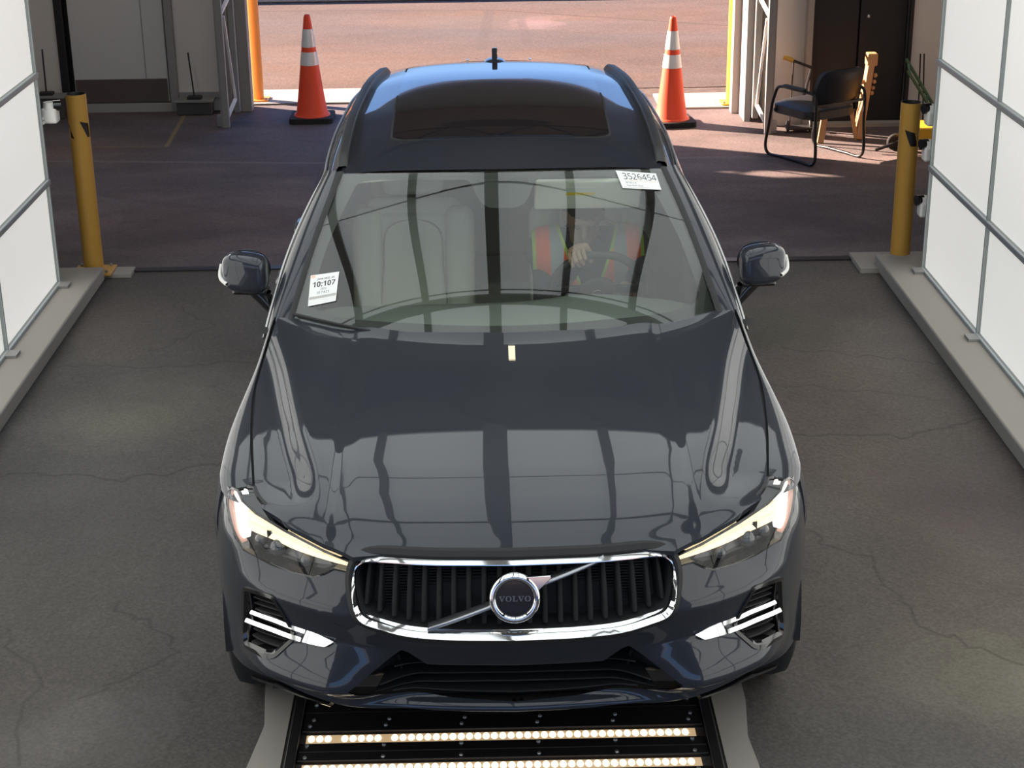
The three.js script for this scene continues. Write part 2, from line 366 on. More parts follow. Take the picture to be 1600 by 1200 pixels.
slab('floor', -5, 5, -5.62, 6, asphalt(-5, 5, -5.62, 6, [82, 76, 71], {
  size: 1400,
  cracks: [
    [CRACK, .012, 0.39, [-2.4, -2.55], [-2.1, -2.6], [-1.7, -2.5], [-1.2, -2.75]], [CRACK, .012, 0.36, [-2.3, -4.0], [-1.8, -3.95], [-1.2, -4.05]], [CRACK, .01, 0.33, [-1.9, -5.0], [-1.6, -4.6], [-1.9, -4.2]],
    [CRACK, .012, 0.41, [2.3, -3.05], [1.9, -2.85], [1.4, -2.9], [1.1, -2.75]], [CRACK, .010, 0.33, [1.2, -1.9], [1.45, -1.6], [1.5, -1.1], [1.8, -.8]], [CRACK, .01, 0.33, [1.5, -4.1], [2.0, -3.9], [2.3, -3.8]],
    [CRACK, .01, 0.33, [-1.5, -1.4], [-1.2, -1.0], [-1.5, -.7]], [CRACK, .01, 0.28, [-2, -1.3], [-1.7, -.9], [-1.6, -.3]], [CRACK, .01, 0.28, [1.1, -3.6], [1.6, -3.5], [2.2, -3.3]],
  ],
  patches: [[1.75, -.75, .5, .4, '#958f86', .2], [-1.5, -.5, .4, .3, '#918b82', .18], [-1.75, -3.3, .5, .5, '#8b857c', .18], [1.4, -4.4, .6, .5, '#3c3634', .35], [-1.4, -4.7, .6, .4, '#4a4441', .3], [2, -2.2, .4, .7, '#4a4340', .35], [-1.9, -2.2, .4, .6, '#4c4643', .3]],
}));
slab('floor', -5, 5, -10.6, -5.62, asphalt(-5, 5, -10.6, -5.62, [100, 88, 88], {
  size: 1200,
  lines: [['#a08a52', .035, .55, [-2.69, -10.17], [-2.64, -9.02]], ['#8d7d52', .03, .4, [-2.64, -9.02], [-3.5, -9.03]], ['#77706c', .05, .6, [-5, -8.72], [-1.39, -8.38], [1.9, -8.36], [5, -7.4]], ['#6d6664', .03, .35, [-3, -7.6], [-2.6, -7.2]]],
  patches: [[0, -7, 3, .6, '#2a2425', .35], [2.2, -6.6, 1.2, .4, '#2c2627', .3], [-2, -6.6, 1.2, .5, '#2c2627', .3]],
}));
slab('pavement', -40, 40, -60, -10.6, asphalt(-40, 40, -60, -10.6, [97, 84, 77], { size: 1600, mottle: .4 }), -.004, .2, .25);
{
  const lot = slab('pavement', -7, 7, -16.45, -11.08, asphalt(-7, 7, -16.45, -11.08, [97, 83, 76], { size: 1400, mottle: .4,
    lines: [['#463c3a', .03, .8, [-7, -16.2], [0, -15.84], [2.56, -14.5], [7, -13]], ['#544a48', .12, .35, [.0, -15.8], [-.1, -13.2]], ['#544a48', .1, .3, [.35, -15.2], [.4, -13.4]]],
    patches: [[-.2, -14.6, .5, 1.4, '#5d534f', .3], [.5, -14.9, .3, .5, '#a88a80', .3]] }), .002, .02, .25);
}
// pale concrete aprons before the doorway, the yard kerb and the strip of concrete by the wheel stops
structure('apron', [box(1.05, .03, .62, -1.72, .0, -10.88), box(1.1, .03, .62, 2.0, .0, -10.44)], MAT.concrete);
const yard = structure('yard_kerb', [box(30, .16, .2, -13.6, .08, -16.75, .03), box(26, .16, .2, 15.4, .08, -16.65, .03)], MAT.concrete);
const steelStrip = structure('floor_joint', box(4.7, .012, .07, 0, .004, -5.66), MAT.darkSteel);

// building shell: back walls on both sides of the doorway, header, sides, roof
const wallBack = structure('wall_back', [box(1.27, 3.6, .16, -4.375, 1.8, -10.46), box(.62, 3.6, .16, -2.48, 1.8, -10.46), box(.95, 1.0, .16, -3.25, 3.1, -10.46)], MAT.wallPaint);
mesh('skirting', [box(1.0, .05, .03, -4.3, .14, -10.37), box(.5, .05, .03, -2.5, .14, -10.37)], MAT.greyPaint, wallBack);
const wallBackRight = structure('wall_back', [box(.34, 3.6, .16, 2.435, 1.8, -9.5), box(.04, 3.6, .36, 2.285, 1.8, -9.70), box(.16, 3.6, .04, 2.20, 1.8, -9.88), box(1.6, 3.6, .16, 4.2, 1.8, -9.5), box(.9, 1.0, .16, 3.0, 3.1, -9.5)], MAT.wallPaint);
mesh('corner_post', box(.05, 3.6, .4, 2.13, 1.8, -9.80), MAT.greyPaint, wallBackRight);
mesh('jamb_post', box(.10, 3.6, .12, 2.09, 1.8, -9.98, .01), std(.42, .36, .33, .6), wallBackRight);
mesh('jamb_post', box(.10, 3.6, .14, -2.16, 1.8, -10.36, .01), MAT.greyPaint, wallBack);
mesh('jamb_post', box(.07, 3.6, .10, -2.31, 1.8, -10.33, .01), MAT.greyPaint, wallBack);
structure('header', box(4.5, .95, .16, 0, 3.4, -10.4), MAT.greyPaint);
structure('wall_left', box(.16, 3.7, 16.6, -5, 1.85, -2.3), MAT.wallPaint);
structure('wall_right', box(.16, 3.7, 16.6, 5, 1.85, -2.3), MAT.wallPaint);
// the entrance behind the camera: header over the open front, and the yard beyond
structure('header', box(10.2, 1.8, .16, 0, 2.85, 6.05), MAT.greyPaint);
slab('pavement', -40, 40, 6, 40, asphalt(-40, 40, 6, 40, [112, 104, 100], { size: 600 }), -.004);
const roofMat = std(.10, .095, .095, .8);
structure('roof', box(10.2, .12, 16.8, 0, 3.74, -2.3), roofMat);
// grey steel door on the left with a brown kick plate
{
  const d = structure('door_1'); d.position.set(-3.25, 0, -10.42);
  mesh('door_panel', box(.82, 2.0, .05, 0, 1.08, 0, .006), std(.50, .50, .49, .6), d);
  mesh('door_backing', box(1.1, 2.4, .03, 0, 1.2, -.10), MAT.black, d);
  mesh('kick_plate', box(.80, .20, .012, 0, .185, .032), std(.085, .065, .058, .5), d, 'dark brown kick plate');
  mesh('threshold', box(.86, .075, .08, 0, .0375, .02), std(.30, .29, .27, .6), d, 'pale threshold strip');
  mesh('hinge_seam', box(.006, 1.85, .006, .22, 1.1, .028), MAT.greyPaint, d);
  mesh('frame_post', box(.07, 2.15, .09, -.48, 1.075, .03, .006), MAT.darkSteel, d);
  mesh('frame_post', box(.07, 2.15, .09, .46, 1.075, .03, .006), MAT.greyPaint, d);
  mesh('frame_head', box(1.02, .08, .09, 0, 2.14, .03, .006), MAT.greyPaint, d);
}
// black doorway on the right, with its pale frame
{
  const d = structure('door_2'); d.position.set(3.0, 0, -9.42);
  mesh('door_panel', box(.38, 2.1, .05, -.2, 1.07, -.06, .006), MAT.black, d);
  mesh('door_panel', box(.38, 2.1, .05, .19, 1.07, -.05, .006), MAT.black, d);
  mesh('frame_post', box(.05, 2.15, .10, -.425, 1.075, .04, .006), std(.30, .27, .25, .55), d);
  mesh('frame_post', box(.03, 2.15, .06, .405, 1.075, .02, .006), MAT.black, d);
  mesh('door_backing', box(1.0, 2.4, .03, 0, 1.2, -.11), MAT.black, d);
  mesh('door_knob', new THREE.SphereGeometry(.016, 12, 8).translate(.06, .89, 0), MAT.alu, d);
  mesh('threshold', box(.85, .03, .1, 0, .015, .04), MAT.concrete, d);
}
// a lattice truss under the dark roof and a beam across the lit ceiling
function truss(z, y) {
  const list = [bar([-4.8, y, z], [4.8, y, z], .05), bar([-4.8, y - .34, z], [4.8, y - .34, z], .05)];
  for (let x = -4.8; x < 4.7; x += .8) list.push(bar([x, y, z], [x + .4, y - .34, z], .03), bar([x + .4, y - .34, z], [x + .8, y, z], .03));
  return list;
}
const ts = structure('roof_truss', truss(-4.5, 3.62), MAT.darkSteel);
structure('roof_truss', truss(-7.4, 3.62), MAT.darkSteel);
// backlit walls: panels between grey bars, standing on concrete kerbs
const panelMat = new THREE.MeshStandardMaterial({ color: lin(.7, .7, .68), roughness: .55, emissive: PANEL_TINT, emissiveIntensity: WALL_GLOW });
const ceilMat = new THREE.MeshStandardMaterial({ color: lin(.7, .7, .68), roughness: .55, emissive: CEIL_TINT, emissiveIntensity: CEILING_GLOW });
const barMat = std(.30, .33, .33, .5, .2);
for (const side of [-1, 1]) {
  const x = side < 0 ? WALL.left : WALL.right, w = structure(side < 0 ? 'wall_left' : 'wall_right');
  w.position.set(x, WALL.base, WALL.back);
  const pg = box(.03, WALL.row - .006, WALL.col - .006, side * .018, 0, 0), bh = box(.06, .034, WALL_D + .02, side * .005, 0, WALL_D / 2, .006), bv = box(.052, WALL_H, .016, side * .008, WALL_H / 2, 0, .004);
  for (let i = 0; i < WALL.cols; i++) for (let j = 0; j < WALL.rows; j++) mesh('panel', pg, panelMat, w).position.set(0, (j + .5) * WALL.row, (i + .5) * WALL.col);
  for (let j = 0; j <= WALL.rows; j++) mesh('frame_bar', bh, barMat, w).position.y = j * WALL.row;
  for (let i = 0; i <= WALL.cols; i++) mesh('frame_bar', bv, barMat, w).position.z = i * WALL.col;
  for (let i = 0; i <= 4; i++) mesh('floor_bracket', box(.08, .015, .09, -side * .04, -WALL.base + .105, 0), MAT.greyPaint, w).position.set(0, -.012, .05 + i * WALL.col);
  mesh('backing', box(.02, WALL_H + .04, WALL_D + .04, side * .05, WALL_H / 2, WALL_D / 2), MAT.greyPaint, w);
  const inner = side < 0 ? -2.40 : 2.30, outer = side < 0 ? -2.78 : 2.70;
  structure('concrete_kerb', box(Math.abs(outer - inner), .085, 8.2, (inner + outer) / 2, .0425, -1.38, .012), MAT.concrete);
}
structure('concrete_pad', box(.46, .03, .34, 2.42, .015, -5.53), MAT.concrete);
structure('concrete_pad', box(.44, .02, .16, -2.47, .01, -5.60), MAT.concrete);
{
  const c = structure('ceiling'); c.position.set(CEIL.x0, CEIL.y, CEIL.z0);
  const pg = box(CEIL.col - .008, .03, CEIL.row - .008, 0, .018, 0);
  for (let i = 0; i < CEIL.cols; i++) for (let j = 0; j < CEIL.rows; j++) mesh('panel', pg, ceilMat, c).position.set((i + .5) * CEIL.col, 0, (j + .5) * CEIL.row);
  for (let i = 0; i <= CEIL.cols; i++) mesh('frame_beam', box(.075, .07, CEIL_D + .04, 0, -.005, CEIL_D / 2, .006), MAT.greyPaint, c).position.x = i * CEIL.col;
  for (let j = 0; j <= CEIL.rows; j++) mesh('frame_bar', box(CEIL_W, .045, .012, CEIL_W / 2, -.002, 0, .003), MAT.greyPaint, c).position.z = j * CEIL.row;
  mesh('backing', box(CEIL_W + .1, .02, CEIL_D + .1, CEIL_W / 2, .05, CEIL_D / 2), MAT.greyPaint, c);
  mesh('cross_beam', box(CEIL_W + .2, .10, .11, CEIL_W / 2, -.07, -1.0 - CEIL.z0, .01), MAT.greyPaint, c);
  mesh('centre_beam', box(.13, .08, CEIL_D + .1, -.09 - CEIL.x0, -.03, CEIL_D / 2, .01), MAT.greyPaint, c);
}
// ---------- the car ----------
const car = thing('car', 'dark blue grey SUV with lit headlights and a wide chrome grille, facing the camera', 'car');
const font = await new FontLoader().loadAsync('fonts/droid/droid_serif_bold.typeface.json');
const hoodFn = (x, z, o) => [x, bonnet(x, z) + o, z];
const noseFn = (s, y, o) => nose(s, y, o);
const SEAM = 1.165;   // where the bumper meets the fender, along the nose
const seamZ = -.515;
const arch = (z0, r, a0, a1, n = 18) => Array.from({ length: n + 1 }, (_, i) => { const a = lerp(a0, a1, i / n); return [z0 + Math.cos(a) * r, .372 + Math.sin(a) * r]; });
const FRONT = -.875, REAR = -3.74, ARCH = .425;

// bonnet
const bonnetHalf = [[0, -1.395], [.36, -1.425], [.60, -1.53], [.79, -1.60], [.845, -1.585], [.868, -1.3], [.871, -1.1], [.848, -.8], [.814, -.55], [.791, -.385], [.672, -.262], [.523, -.152, .02], [.475, -.116, .03], [.42, -.112], [.22, -.107], [0, -.103]];
mesh('bonnet', panel(mirrored(bonnetHalf), [], .008, hoodFn, { thick: .014 }), MAT.paint, car);
mesh('bonnet_gap', panel(mirrored([[0, -1.41], [.60, -1.545], [.86, -1.6], [.884, -1.3], [.887, -1.1], [.864, -.8], [.83, -.55], [.79, -.41], [.672, -.285], [.47, -.14], [0, -.125]]), [], .04, hoodFn, { thick: .01, lift: -.016 }), MAT.black, car);
// headlight, grille, vent and intake outlines in nose coordinates (right half of the picture is positive)
const lampLow = [[.514, .771], [.568, .773], [.60, .755], [.637, .740], [.72, .736], [.82, .737], [.932, .752], [.98, .777], [1.033, .812], [1.085, .845]];
const lampTop = [[1.108, .868], [1.107, .884], [1.09, .898], [1.035, .907], [.985, .893], [.912, .872], [.797, .838], [.618, .816], [.51, .800]];
const lampOutline = [...lampLow, ...lampTop];
const grilleHalf = [[0, .835], [.22, .835], [.43, .832], [.478, .822], [.503, .797], [.506, .758], [.49, .705], [.472, .668], [.452, .648], [.40, .631], [.325, .613], [.2, .605], [0, .603]];
const grilleOutline = (() => { const c = new THREE.CatmullRomCurve3(mirrored(grilleHalf).map((p) => new V3(p[0], p[1], 0)), true, 'centripetal'); return c.getPoints(180).slice(0, -1).map((p) => [p.x, p.y]); })();
const ventOutline = rounded([[.924, .629], [.896, .637], [.772, .656], [.720, .553], [.704, .530], [.756, .466], [.786, .457], [.925, .431], [.940, .475]], .02);
const intakeHalf = [[0, .488], [.27, .49], [.325, .537], [.345, .545], [.50, .412], [.478, .372], [.42, .350], [.2, .330], [0, .322]];
// bumper: one painted skin with openings
const bumperTop = [[0, .848], [.25, .848], [.44, .835], [.505, .826], ...lampLow, [1.113, .866], [1.112, .888], [SEAM + .004, .88]];
const bumperEdge = [[SEAM, .80], [SEAM, .60], [1.135, .50], [1.10, .40], [1.085, .33]];
const bumperLow = [[1.0, .325], [.85, .333], [.62, .324], [.50, .316], [.44, .308], [.25, .298], [0, .292]];
mesh('bumper', panel(mirrored([...bumperTop, ...bumperEdge, ...bumperLow]), [grilleOutline, mirrored(intakeHalf), ventOutline, flip(ventOutline)], .02, noseFn, { thick: .02, holeEdge: false }), MAT.paint, car);
mesh('underlip', panel(mirrored([[0, .30], [.25, .305], [.46, .32], [.62, .345], [.85, .35], [1.0, .33], [1.085, .335], [1.06, .25], [.8, .245], [.45, .235], [0, .23]]), [], .03, (s, y, o) => nose(s, Math.max(y, .30), o - (.33 - y) * .5), { thick: .02, lift: -.02 }), MAT.blackPlastic, car);
for (const d of [1, -1]) {
  mesh('lip_trim', panel((d > 0 ? (q) => q : flip)([[.60, .318], [.82, .325], [.93, .312], [.93, .30], [.8, .308], [.60, .302]]), [], .02, (s, y, o) => nose(s, y, o), { thick: .02, lift: .012 }), MAT.blackGloss, car, 'glossy black trim under the bumper corner');
}
// grille
{
  const gr = mesh('grille', panel(shrink(grilleOutline, .004), [], .03, noseFn, { thick: .02, lift: -.085 }), MAT.black, car);
  mesh('radiator_core', join(Array.from({ length: 22 }, (_, i) => box(.80, .0028, .01, 0, .62 + i * .0095, -.125))), std(.03, .03, .031, .5), gr);
  mesh('grille_surround', moulding(grilleOutline, [[-.017, -.012], [-.017, .007], [-.003, .010], [.004, .004], [.004, -.03]], noseFn), MAT.black, gr, 'black surround');
  mesh('chrome_frame', moulding(shrink(grilleOutline, .004), (s, y) => { const k = smooth(.67, .79, y), m = (a, b) => lerp(a, b, k); return [[0, -.02], [0, m(.020, .002)], [m(.002, .004), m(.026, .009)], [m(.004, .013), m(.024, .019)], [.0165, m(-.004, .018)], [.0172, m(-.006, .0172)]]; }, noseFn, (s, y) => .74 + .55 * smooth(.69, .61, y)), MAT.chrome, gr);
  mesh('grille_return', moulding(shrink(grilleOutline, .019), [[0, .008], [.002, -.09]], noseFn, (s, y) => 1 + 6 * smooth(.69, .61, y)), MAT.blackPlastic, gr);
  const top = curve([[0, .822], [.22, .822], [.43, .819], [.478, .80], [.5, .75]]), low = curve([[0, .640], [.2, .642], [.325, .650], [.40, .666], [.452, .684], [.5, .72]]);
  for (let i = -10; i <= 10; i++) {
    const s = i * .0455, a = Math.abs(s), t = top(a), b = low(a);
    mesh('grille_bar', loft((u, v) => { const k = [[-.0075, -.06], [-.0075, -.012], [-.004, -.006], [.004, -.006], [.0075, -.012], [.0075, -.06]][Math.round(u * 5)], y = lerp(b, t, v); return nose(s + k[0], y, k[1] - .014); }, 5, 10), MAT.rubber, gr);
  }
  // diagonal bar and round emblem
  const dia = (s0, y0, s1, y1) => loft((u, v) => { const k = [[-.009, -.02], [-.006, .004], [0, .007], [.006, .004], [.009, -.02]][Math.round(u * 4)]; return nose(lerp(s0, s1, v), lerp(y0, y1, v) + k[0], k[1] + .008); }, 4, 16);
  mesh('diagonal_bar', dia(-.257, .638, -.070, .706), MAT.satin, gr, 'brushed metal diagonal bar left of the emblem');
  mesh('diagonal_bar', dia(.090, .768, .272, .826), MAT.satin, gr, 'brushed metal diagonal bar right of the emblem');
  const em = new THREE.Group(); em.name = 'emblem'; const c = nose(0, .738, .026); em.position.set(...c); em.rotation.x = -.2; em.scale.setScalar(1.06); gr.add(em);
  mesh('emblem_ring', new THREE.LatheGeometry([[.050, -.012], [.051, .006], [.055, .011], [.062, .013], [.069, .009], [.072, 0], [.072, -.012]].map((p) => new V2(...p)), 56).rotateX(Math.PI / 2), MAT.chrome, em);
  mesh('emblem_arrow', new THREE.ExtrudeGeometry(new THREE.Shape([[.034, .060], [.098, .062], [.100, .058], [.062, .020], [.056, .036], [.046, .050]].map((p) => new V2(...p))), { depth: .012, bevelEnabled: true, bevelSize: .002, bevelThickness: .002, bevelSegments: 2 }).translate(0, 0, -.006), MAT.chrome, em);
  mesh('emblem_disc', cyl(.051, .051, .01, 0, 0, 0, 48).rotateX(Math.PI / 2), MAT.blackGloss, em, 'black emblem disc');
  const word = new TextGeometry('VOLVO', { font, size: .0150, depth: .003, curveSegments: 4 }); word.computeBoundingBox(); const wb = word.boundingBox;
  word.translate(-(wb.min.x + wb.max.x) / 2, -(wb.min.y + wb.max.y) / 2, 0); word.scale(.088 / (wb.max.x - wb.min.x), 1, 1).translate(0, 0, .005);
  mesh('emblem_lettering', word, std(.16, .165, .17, .4, .5), em, 'silver raised lettering');
}
// lower intake
{
  const it = mesh('lower_intake', panel(mirrored(intakeHalf), [], .03, noseFn, { thick: .02, lift: -.12 }), MAT.black, car, 'black lower air intake');
  const blade = (y, w, drop, out) => loft((u, v) => { const k = [[-.008, -.10], [-.007, .006], [.004, .010], [.008, -.10]][Math.round(u * 3)], s = lerp(-w, w, v); return nose(s, y + k[0] + drop * (s / w) ** 2, k[1] + out); }, 3, 40);
  for (const [y, w, d, o] of [[.462, .385, -.012, -.045], [.420, .43, -.02, -.03], [.378, .455, -.018, -.03], [.340, .40, .012, -.022]]) mesh('intake_blade', blade(y, w, d, o), MAT.blackPlastic, it);
  for (let i = -3; i <= 3; i++) mesh('intake_divider', loft((u, v) => nose(i * .125 + (u - .5) * .008, lerp(.33, .485, v), -.07 + (u > .4 && u < .6 ? .012 : 0)), 2, 8), MAT.blackPlastic, it);
  mesh('tow_cover', panel(rounded([[-.62, .612], [-.555, .622], [-.52, .61], [-.535, .588], [-.595, .582]], .01), [], .02, noseFn, { thick: .004, lift: .0015 }), MAT.paint, car);
}
// corner vents with louvres and twin bright bars, headlights
for (const d of [-1, 1]) {
  const F = d > 0 ? (q) => q : flip, S = (s, y, o) => nose(s * d, y, o);
  const vent = mesh('corner_vent', panel(ventOutline, [], .03, S, { thick: .01, lift: -.06 }), MAT.black, car);
  mesh('vent_surround', moulding(ventOutline, [[-.004, -.01], [-.004, .005], [.008, .006], [.016, -.004], [.016, -.06]], S), MAT.blackGloss, vent);
  mesh('vent_cheek', panel([[.898, .630], [.924, .622], [.936, .47], [.905, .442]], [], .02, S, { thick: .03, lift: -.004 }), MAT.blackGloss, vent);
  for (let i = 0; i < 9; i++) {
    const y = .635 - i * .0215, in0 = y > .55 ? lerp(.718, .775, (y - .55) / .104) : lerp(.76, .705, clamp((y - .455) / .08, 0, 1));
    mesh('louvre', loft((u, v) => { const k = [[-.004, -.05], [-.004, -.012], [.003, -.010], [.004, -.05]][Math.round(u * 3)]; const s = lerp(in0 + .012, .895, v); return S(s, y + k[0] - .01 * (s - .8) / .1, k[1]); }, 3, 8), MAT.blackPlastic, vent);
  }
  const tilted = (s, y, o) => { const p = S(s, .545, o + (.545 - y) * .62); return [p[0], y, p[2]]; };
  const strip = (pts) => panel(rounded(pts, .004), [], .02, tilted, { thick: .03, lift: .014 });
  mesh('bright_bar', [strip([[.897, .562], [.79, .565], [.665, .565], [.665, .554], [.79, .554], [.899, .551]]), strip([[.903, .538], [.79, .541], [.672, .543], [.672, .531], [.79, .529], [.904, .526]]), strip([[.660, .566], [.61, .562], [.556, .553], [.586, .535], [.667, .532]])], MAT.chrome, car, 'bright twin bar across the corner vent');
  // headlight: dark bowl, lit hammer-shaped lamp, lenses, clear cover
  const hl = new THREE.Group(); hl.name = numbered('headlight'); car.add(hl);
  mesh('lamp_bowl', panel(lampOutline, [], .025, S, { thick: .01, lift: -.05 }), std(.022, .022, .024, .25, .3), hl);
  mesh('lamp_rim', moulding(lampOutline, [[-.002, .001], [.004, .003], [.006, -.055]], S), MAT.blackGloss, hl);
  mesh('lamp_shelf', panel([[.60, .765], [.72, .755], [.88, .762], [.94, .785], [.92, .80], [.77, .785], [.63, .785]], [], .02, S, { thick: .02, lift: -.04 }), std(.10, .10, .105, .3, .5), hl);
  mesh('running_lamp', panel(rounded([[1.094, .886], [1.06, .898], [1.03, .903], [1.005, .892], [.982, .876], [.962, .856], [.950, .815], [.948, .779], [.965, .782], [.99, .80], [1.02, .835], [1.06, .87]], .008), [], .02, S, { thick: .02, lift: -.012 }), glow(1, .93, .82, 2.0), hl, 'bright white upright running lamp');
  mesh('running_strip', panel([[.962, .866], [.90, .857], [.80, .834], [.61, .813], [.51, .795], [.51, .782], [.61, .787], [.775, .791], [.950, .815]], [], .02, S, { thick: .02, lift: -.012 }), glow(1, .78, .40, .98), hl, 'warm white lamp strip');
  mesh('strip_groove', panel([[.94, .842], [.78, .816], [.61, .803], [.56, .796], [.56, .793], [.61, .799], [.78, .810], [.94, .834]], [], .02, S, { thick: .004, lift: -.009 }), glow(1, .74, .33, .85), hl);
  mesh('side_marker', panel(rounded([[1.098, .89], [1.106, .876], [1.08, .846], [1.03, .813], [.98, .779], [.95, .766], [.965, .781], [.99, .799], [1.02, .834], [1.06, .869], [1.092, .888]], .004), [], .02, S, { thick: .02, lift: -.006 }), phys(.75, .42, .32, .3, 0), hl, 'pale amber side marker');
  for (const [s, y, r] of [[.70, .763, .02], [.83, .775, .028], [.90, .785, .02]]) { const p = S(s, y, -.03); mesh('projector_lens', new THREE.SphereGeometry(r, 20, 14).translate(...p), phys(.05, .05, .055, .04, 0, { clearcoat: 1 }), hl); }
  mesh('lamp_cover', panel(lampOutline, [], .025, S, { edge: false, lift: .002 }), MAT.lampGlass, hl, 'clear lamp cover');
}
// fenders, doors, sides
const sideFn = (d) => (z, y, o) => [d * (flank(z, y) + o), y, z];
const sill = (z) => .30;
for (const d of [-1, 1]) {
  const S = sideFn(d);
  const ftop = (z, t, o) => { const b = beltY(z), x0 = shutX(z) + .004, y0 = bonnet(shutX(z), z), x2 = flank(z, b), x1 = lerp(x0, x2, .82), y1 = lerp(y0, b, .1) , k = 1 - t; return [d * (k * k * x0 + 2 * k * t * x1 + t * t * x2 + o * t), k * k * y0 + 2 * k * t * y1 + t * t * b + o * (1 - t), z]; };
  mesh('fender_top', panel([[-.375, 0], [-.41, .4], [-.455, .8], [seamZ + .01, 1], [-1.63, 1], [-1.63, 0]], [], .04, ftop, { edge: false }), MAT.paint, car);
  mesh('fender', panel([[seamZ, beltY(seamZ)], [seamZ, .60], ...arch(FRONT, ARCH, .56, Math.PI - .02), [FRONT - ARCH - .01, .30], [-1.625, .30], [-1.625, beltY(-1.625)], [-1.3, beltY(-1.3)], [-1, beltY(-1)], [-.75, beltY(-.75)]], [], .04, S, { thick: .02 }), MAT.paint, car);
  const door = (z0, z1, extra) => [[z0, .32], ...extra, [z1, beltY(z1)], [(z0 + z1) / 2, beltY((z0 + z1) / 2)], [z0, beltY(z0)]];
  const fd = mesh('front_door', panel(door(-1.633, -2.735, [[-2.735, .32]]), [], .05, S, { thick: .02 }), MAT.paint, car);
  const rd = mesh('rear_door', panel(door(-2.745, -3.55, [[-3.25, .32], ...arch(REAR, ARCH + .02, .0, 1.15).slice(0, 10).map(([z, y]) => [z, Math.max(.32, y)])]), [], .05, S, { thick: .02 }), MAT.paint, car);
  for (const [p, z] of [[fd, -2.62], [rd, -3.42]]) mesh('door_handle', tube([S(z + .12, .90, 0), S(z + .10, .905, .04), S(z, .91, .05), S(z - .09, .905, .04), S(z - .11, .90, 0)], .013), MAT.paint, p);
  mesh('rear_quarter', panel([[-3.56, beltY(-3.56)], [-3.56, .80], ...arch(REAR, ARCH + .02, 1.0, Math.PI - .05), [-4.2, .30], [-4.64, .34], [-4.68, .7], [-4.62, 1.08], [-4.2, 1.075]], [], .04, S, { thick: .02 }), MAT.paint, car);
  mesh('sill_trim', panel([[-1.32, .34], [-3.28, .34], [-3.28, .23], [-1.32, .23]], [], .06, S, { thick: .03, lift: .004 }), MAT.blackPlastic, car);
  for (const [zc, r] of [[FRONT, ARCH], [REAR, ARCH + .02]]) mesh('arch_trim', panel([...arch(zc, r + .008, .12, Math.PI - .05, 24), ...arch(zc, r - .022, .12, Math.PI - .05, 24).reverse()], [], .04, S, { thick: .05, lift: .003 }), MAT.blackPlastic, car);
  // wheels
  for (const zc of [FRONT, REAR]) {
    const w = new THREE.Group(); w.name = numbered('wheel'); w.position.set(d * .825, .372, zc); w.rotation.y = 0; car.add(w);
    mesh('tyre', new THREE.LatheGeometry([[.25, -.115], [.33, -.122], [.362, -.105], [.371, -.07], [.371, .07], [.362, .105], [.33, .122], [.25, .115]].map((p) => new V2(...p)), 48).rotateZ(Math.PI / 2), MAT.rubber, w);
    const rim = mesh('rim', new THREE.LatheGeometry([[.252, -.11], [.245, .10], [.255, .112], [.235, .105], [.225, .05], [.06, .06], [.0, .065]].map((p) => new V2(...p)), 40).rotateZ(-Math.PI / 2 * d), MAT.darkSteel, w);
    for (let i = 0; i < 5; i++) { const a = i / 5 * Math.PI * 2; mesh('spoke', bar([d * .09, Math.cos(a) * .05, Math.sin(a) * .05], [d * .10, Math.cos(a) * .235, Math.sin(a) * .235], .05, .03), MAT.alu, rim); }
  }
}
mesh('underbody', box(1.55, .12, 3.9, 0, .30, -2.3), MAT.black, car);
mesh('engine_bay', box(1.5, .45, .9, 0, .60, -.75), MAT.black, car);
for (const d of [-1, 1]) for (const zc of [FRONT, REAR]) mesh('wheel_liner', loftLiner(d, zc), MAT.black, car);
function loftLiner(d, zc) { return loft((u, v) => { const a = lerp(-.1, Math.PI + .1, u); return [d * lerp(.66, .93, v), .372 + Math.sin(a) * .44, zc + Math.cos(a) * .44]; }, 18, 1); }
// windscreen: clear pane over a black printed border
const paneHalf = [[0, 0], [.5, 0], [.985, .0], [1, .05], [1, .93], [.985, .995], [.5, 1], [0, 1]];
const pane = rounded(mirrored(paneHalf), .02);
const openHalf = [[0, .085], [.45, .085], [.75, .075, .1], [.94, .10, .1], [.925, .5], [.875, .93, .08], [.78, .955, .06], [.20, .955, .04], [.135, .80, .06], [.08, .755, .03], [0, .755]];
mesh('windscreen_border', panel(pane, [rounded(mirrored(openHalf), .03)], .05, (u, v, o) => screen(u, v, o - .006), { edge: false }), MAT.frit, car, 'black printed border of the windscreen');
mesh('windscreen', panel(pane, [], .05, (u, v, o) => screen(u, v, o), { edge: false }), MAT.glass, car, 'pale green tinted windscreen');
for (const [u0, v0, u1, v1] of [[-.985, .040, -.62, .012]]) mesh('wiper', loft((a, b) => { const k = [[-.006, .006], [-.004, .016], [.004, .016], [.006, .006]][Math.round(a * 3)]; return screen(lerp(u0, u1, b), lerp(v0, v1, b) + k[0], k[1]); }, 3, 14), MAT.blackPlastic, car);
mesh('cowl', panel(mirrored([[0, -1.20], [.6, -1.33], [.93, -1.56], [.90, -1.66], [.78, -1.70], [.55, -1.55], [0, -1.40]]), [], .05, (x, z, o) => [x, 1.035 - .01 * x * x + o, z], { edge: false }), MAT.blackPlastic, car);
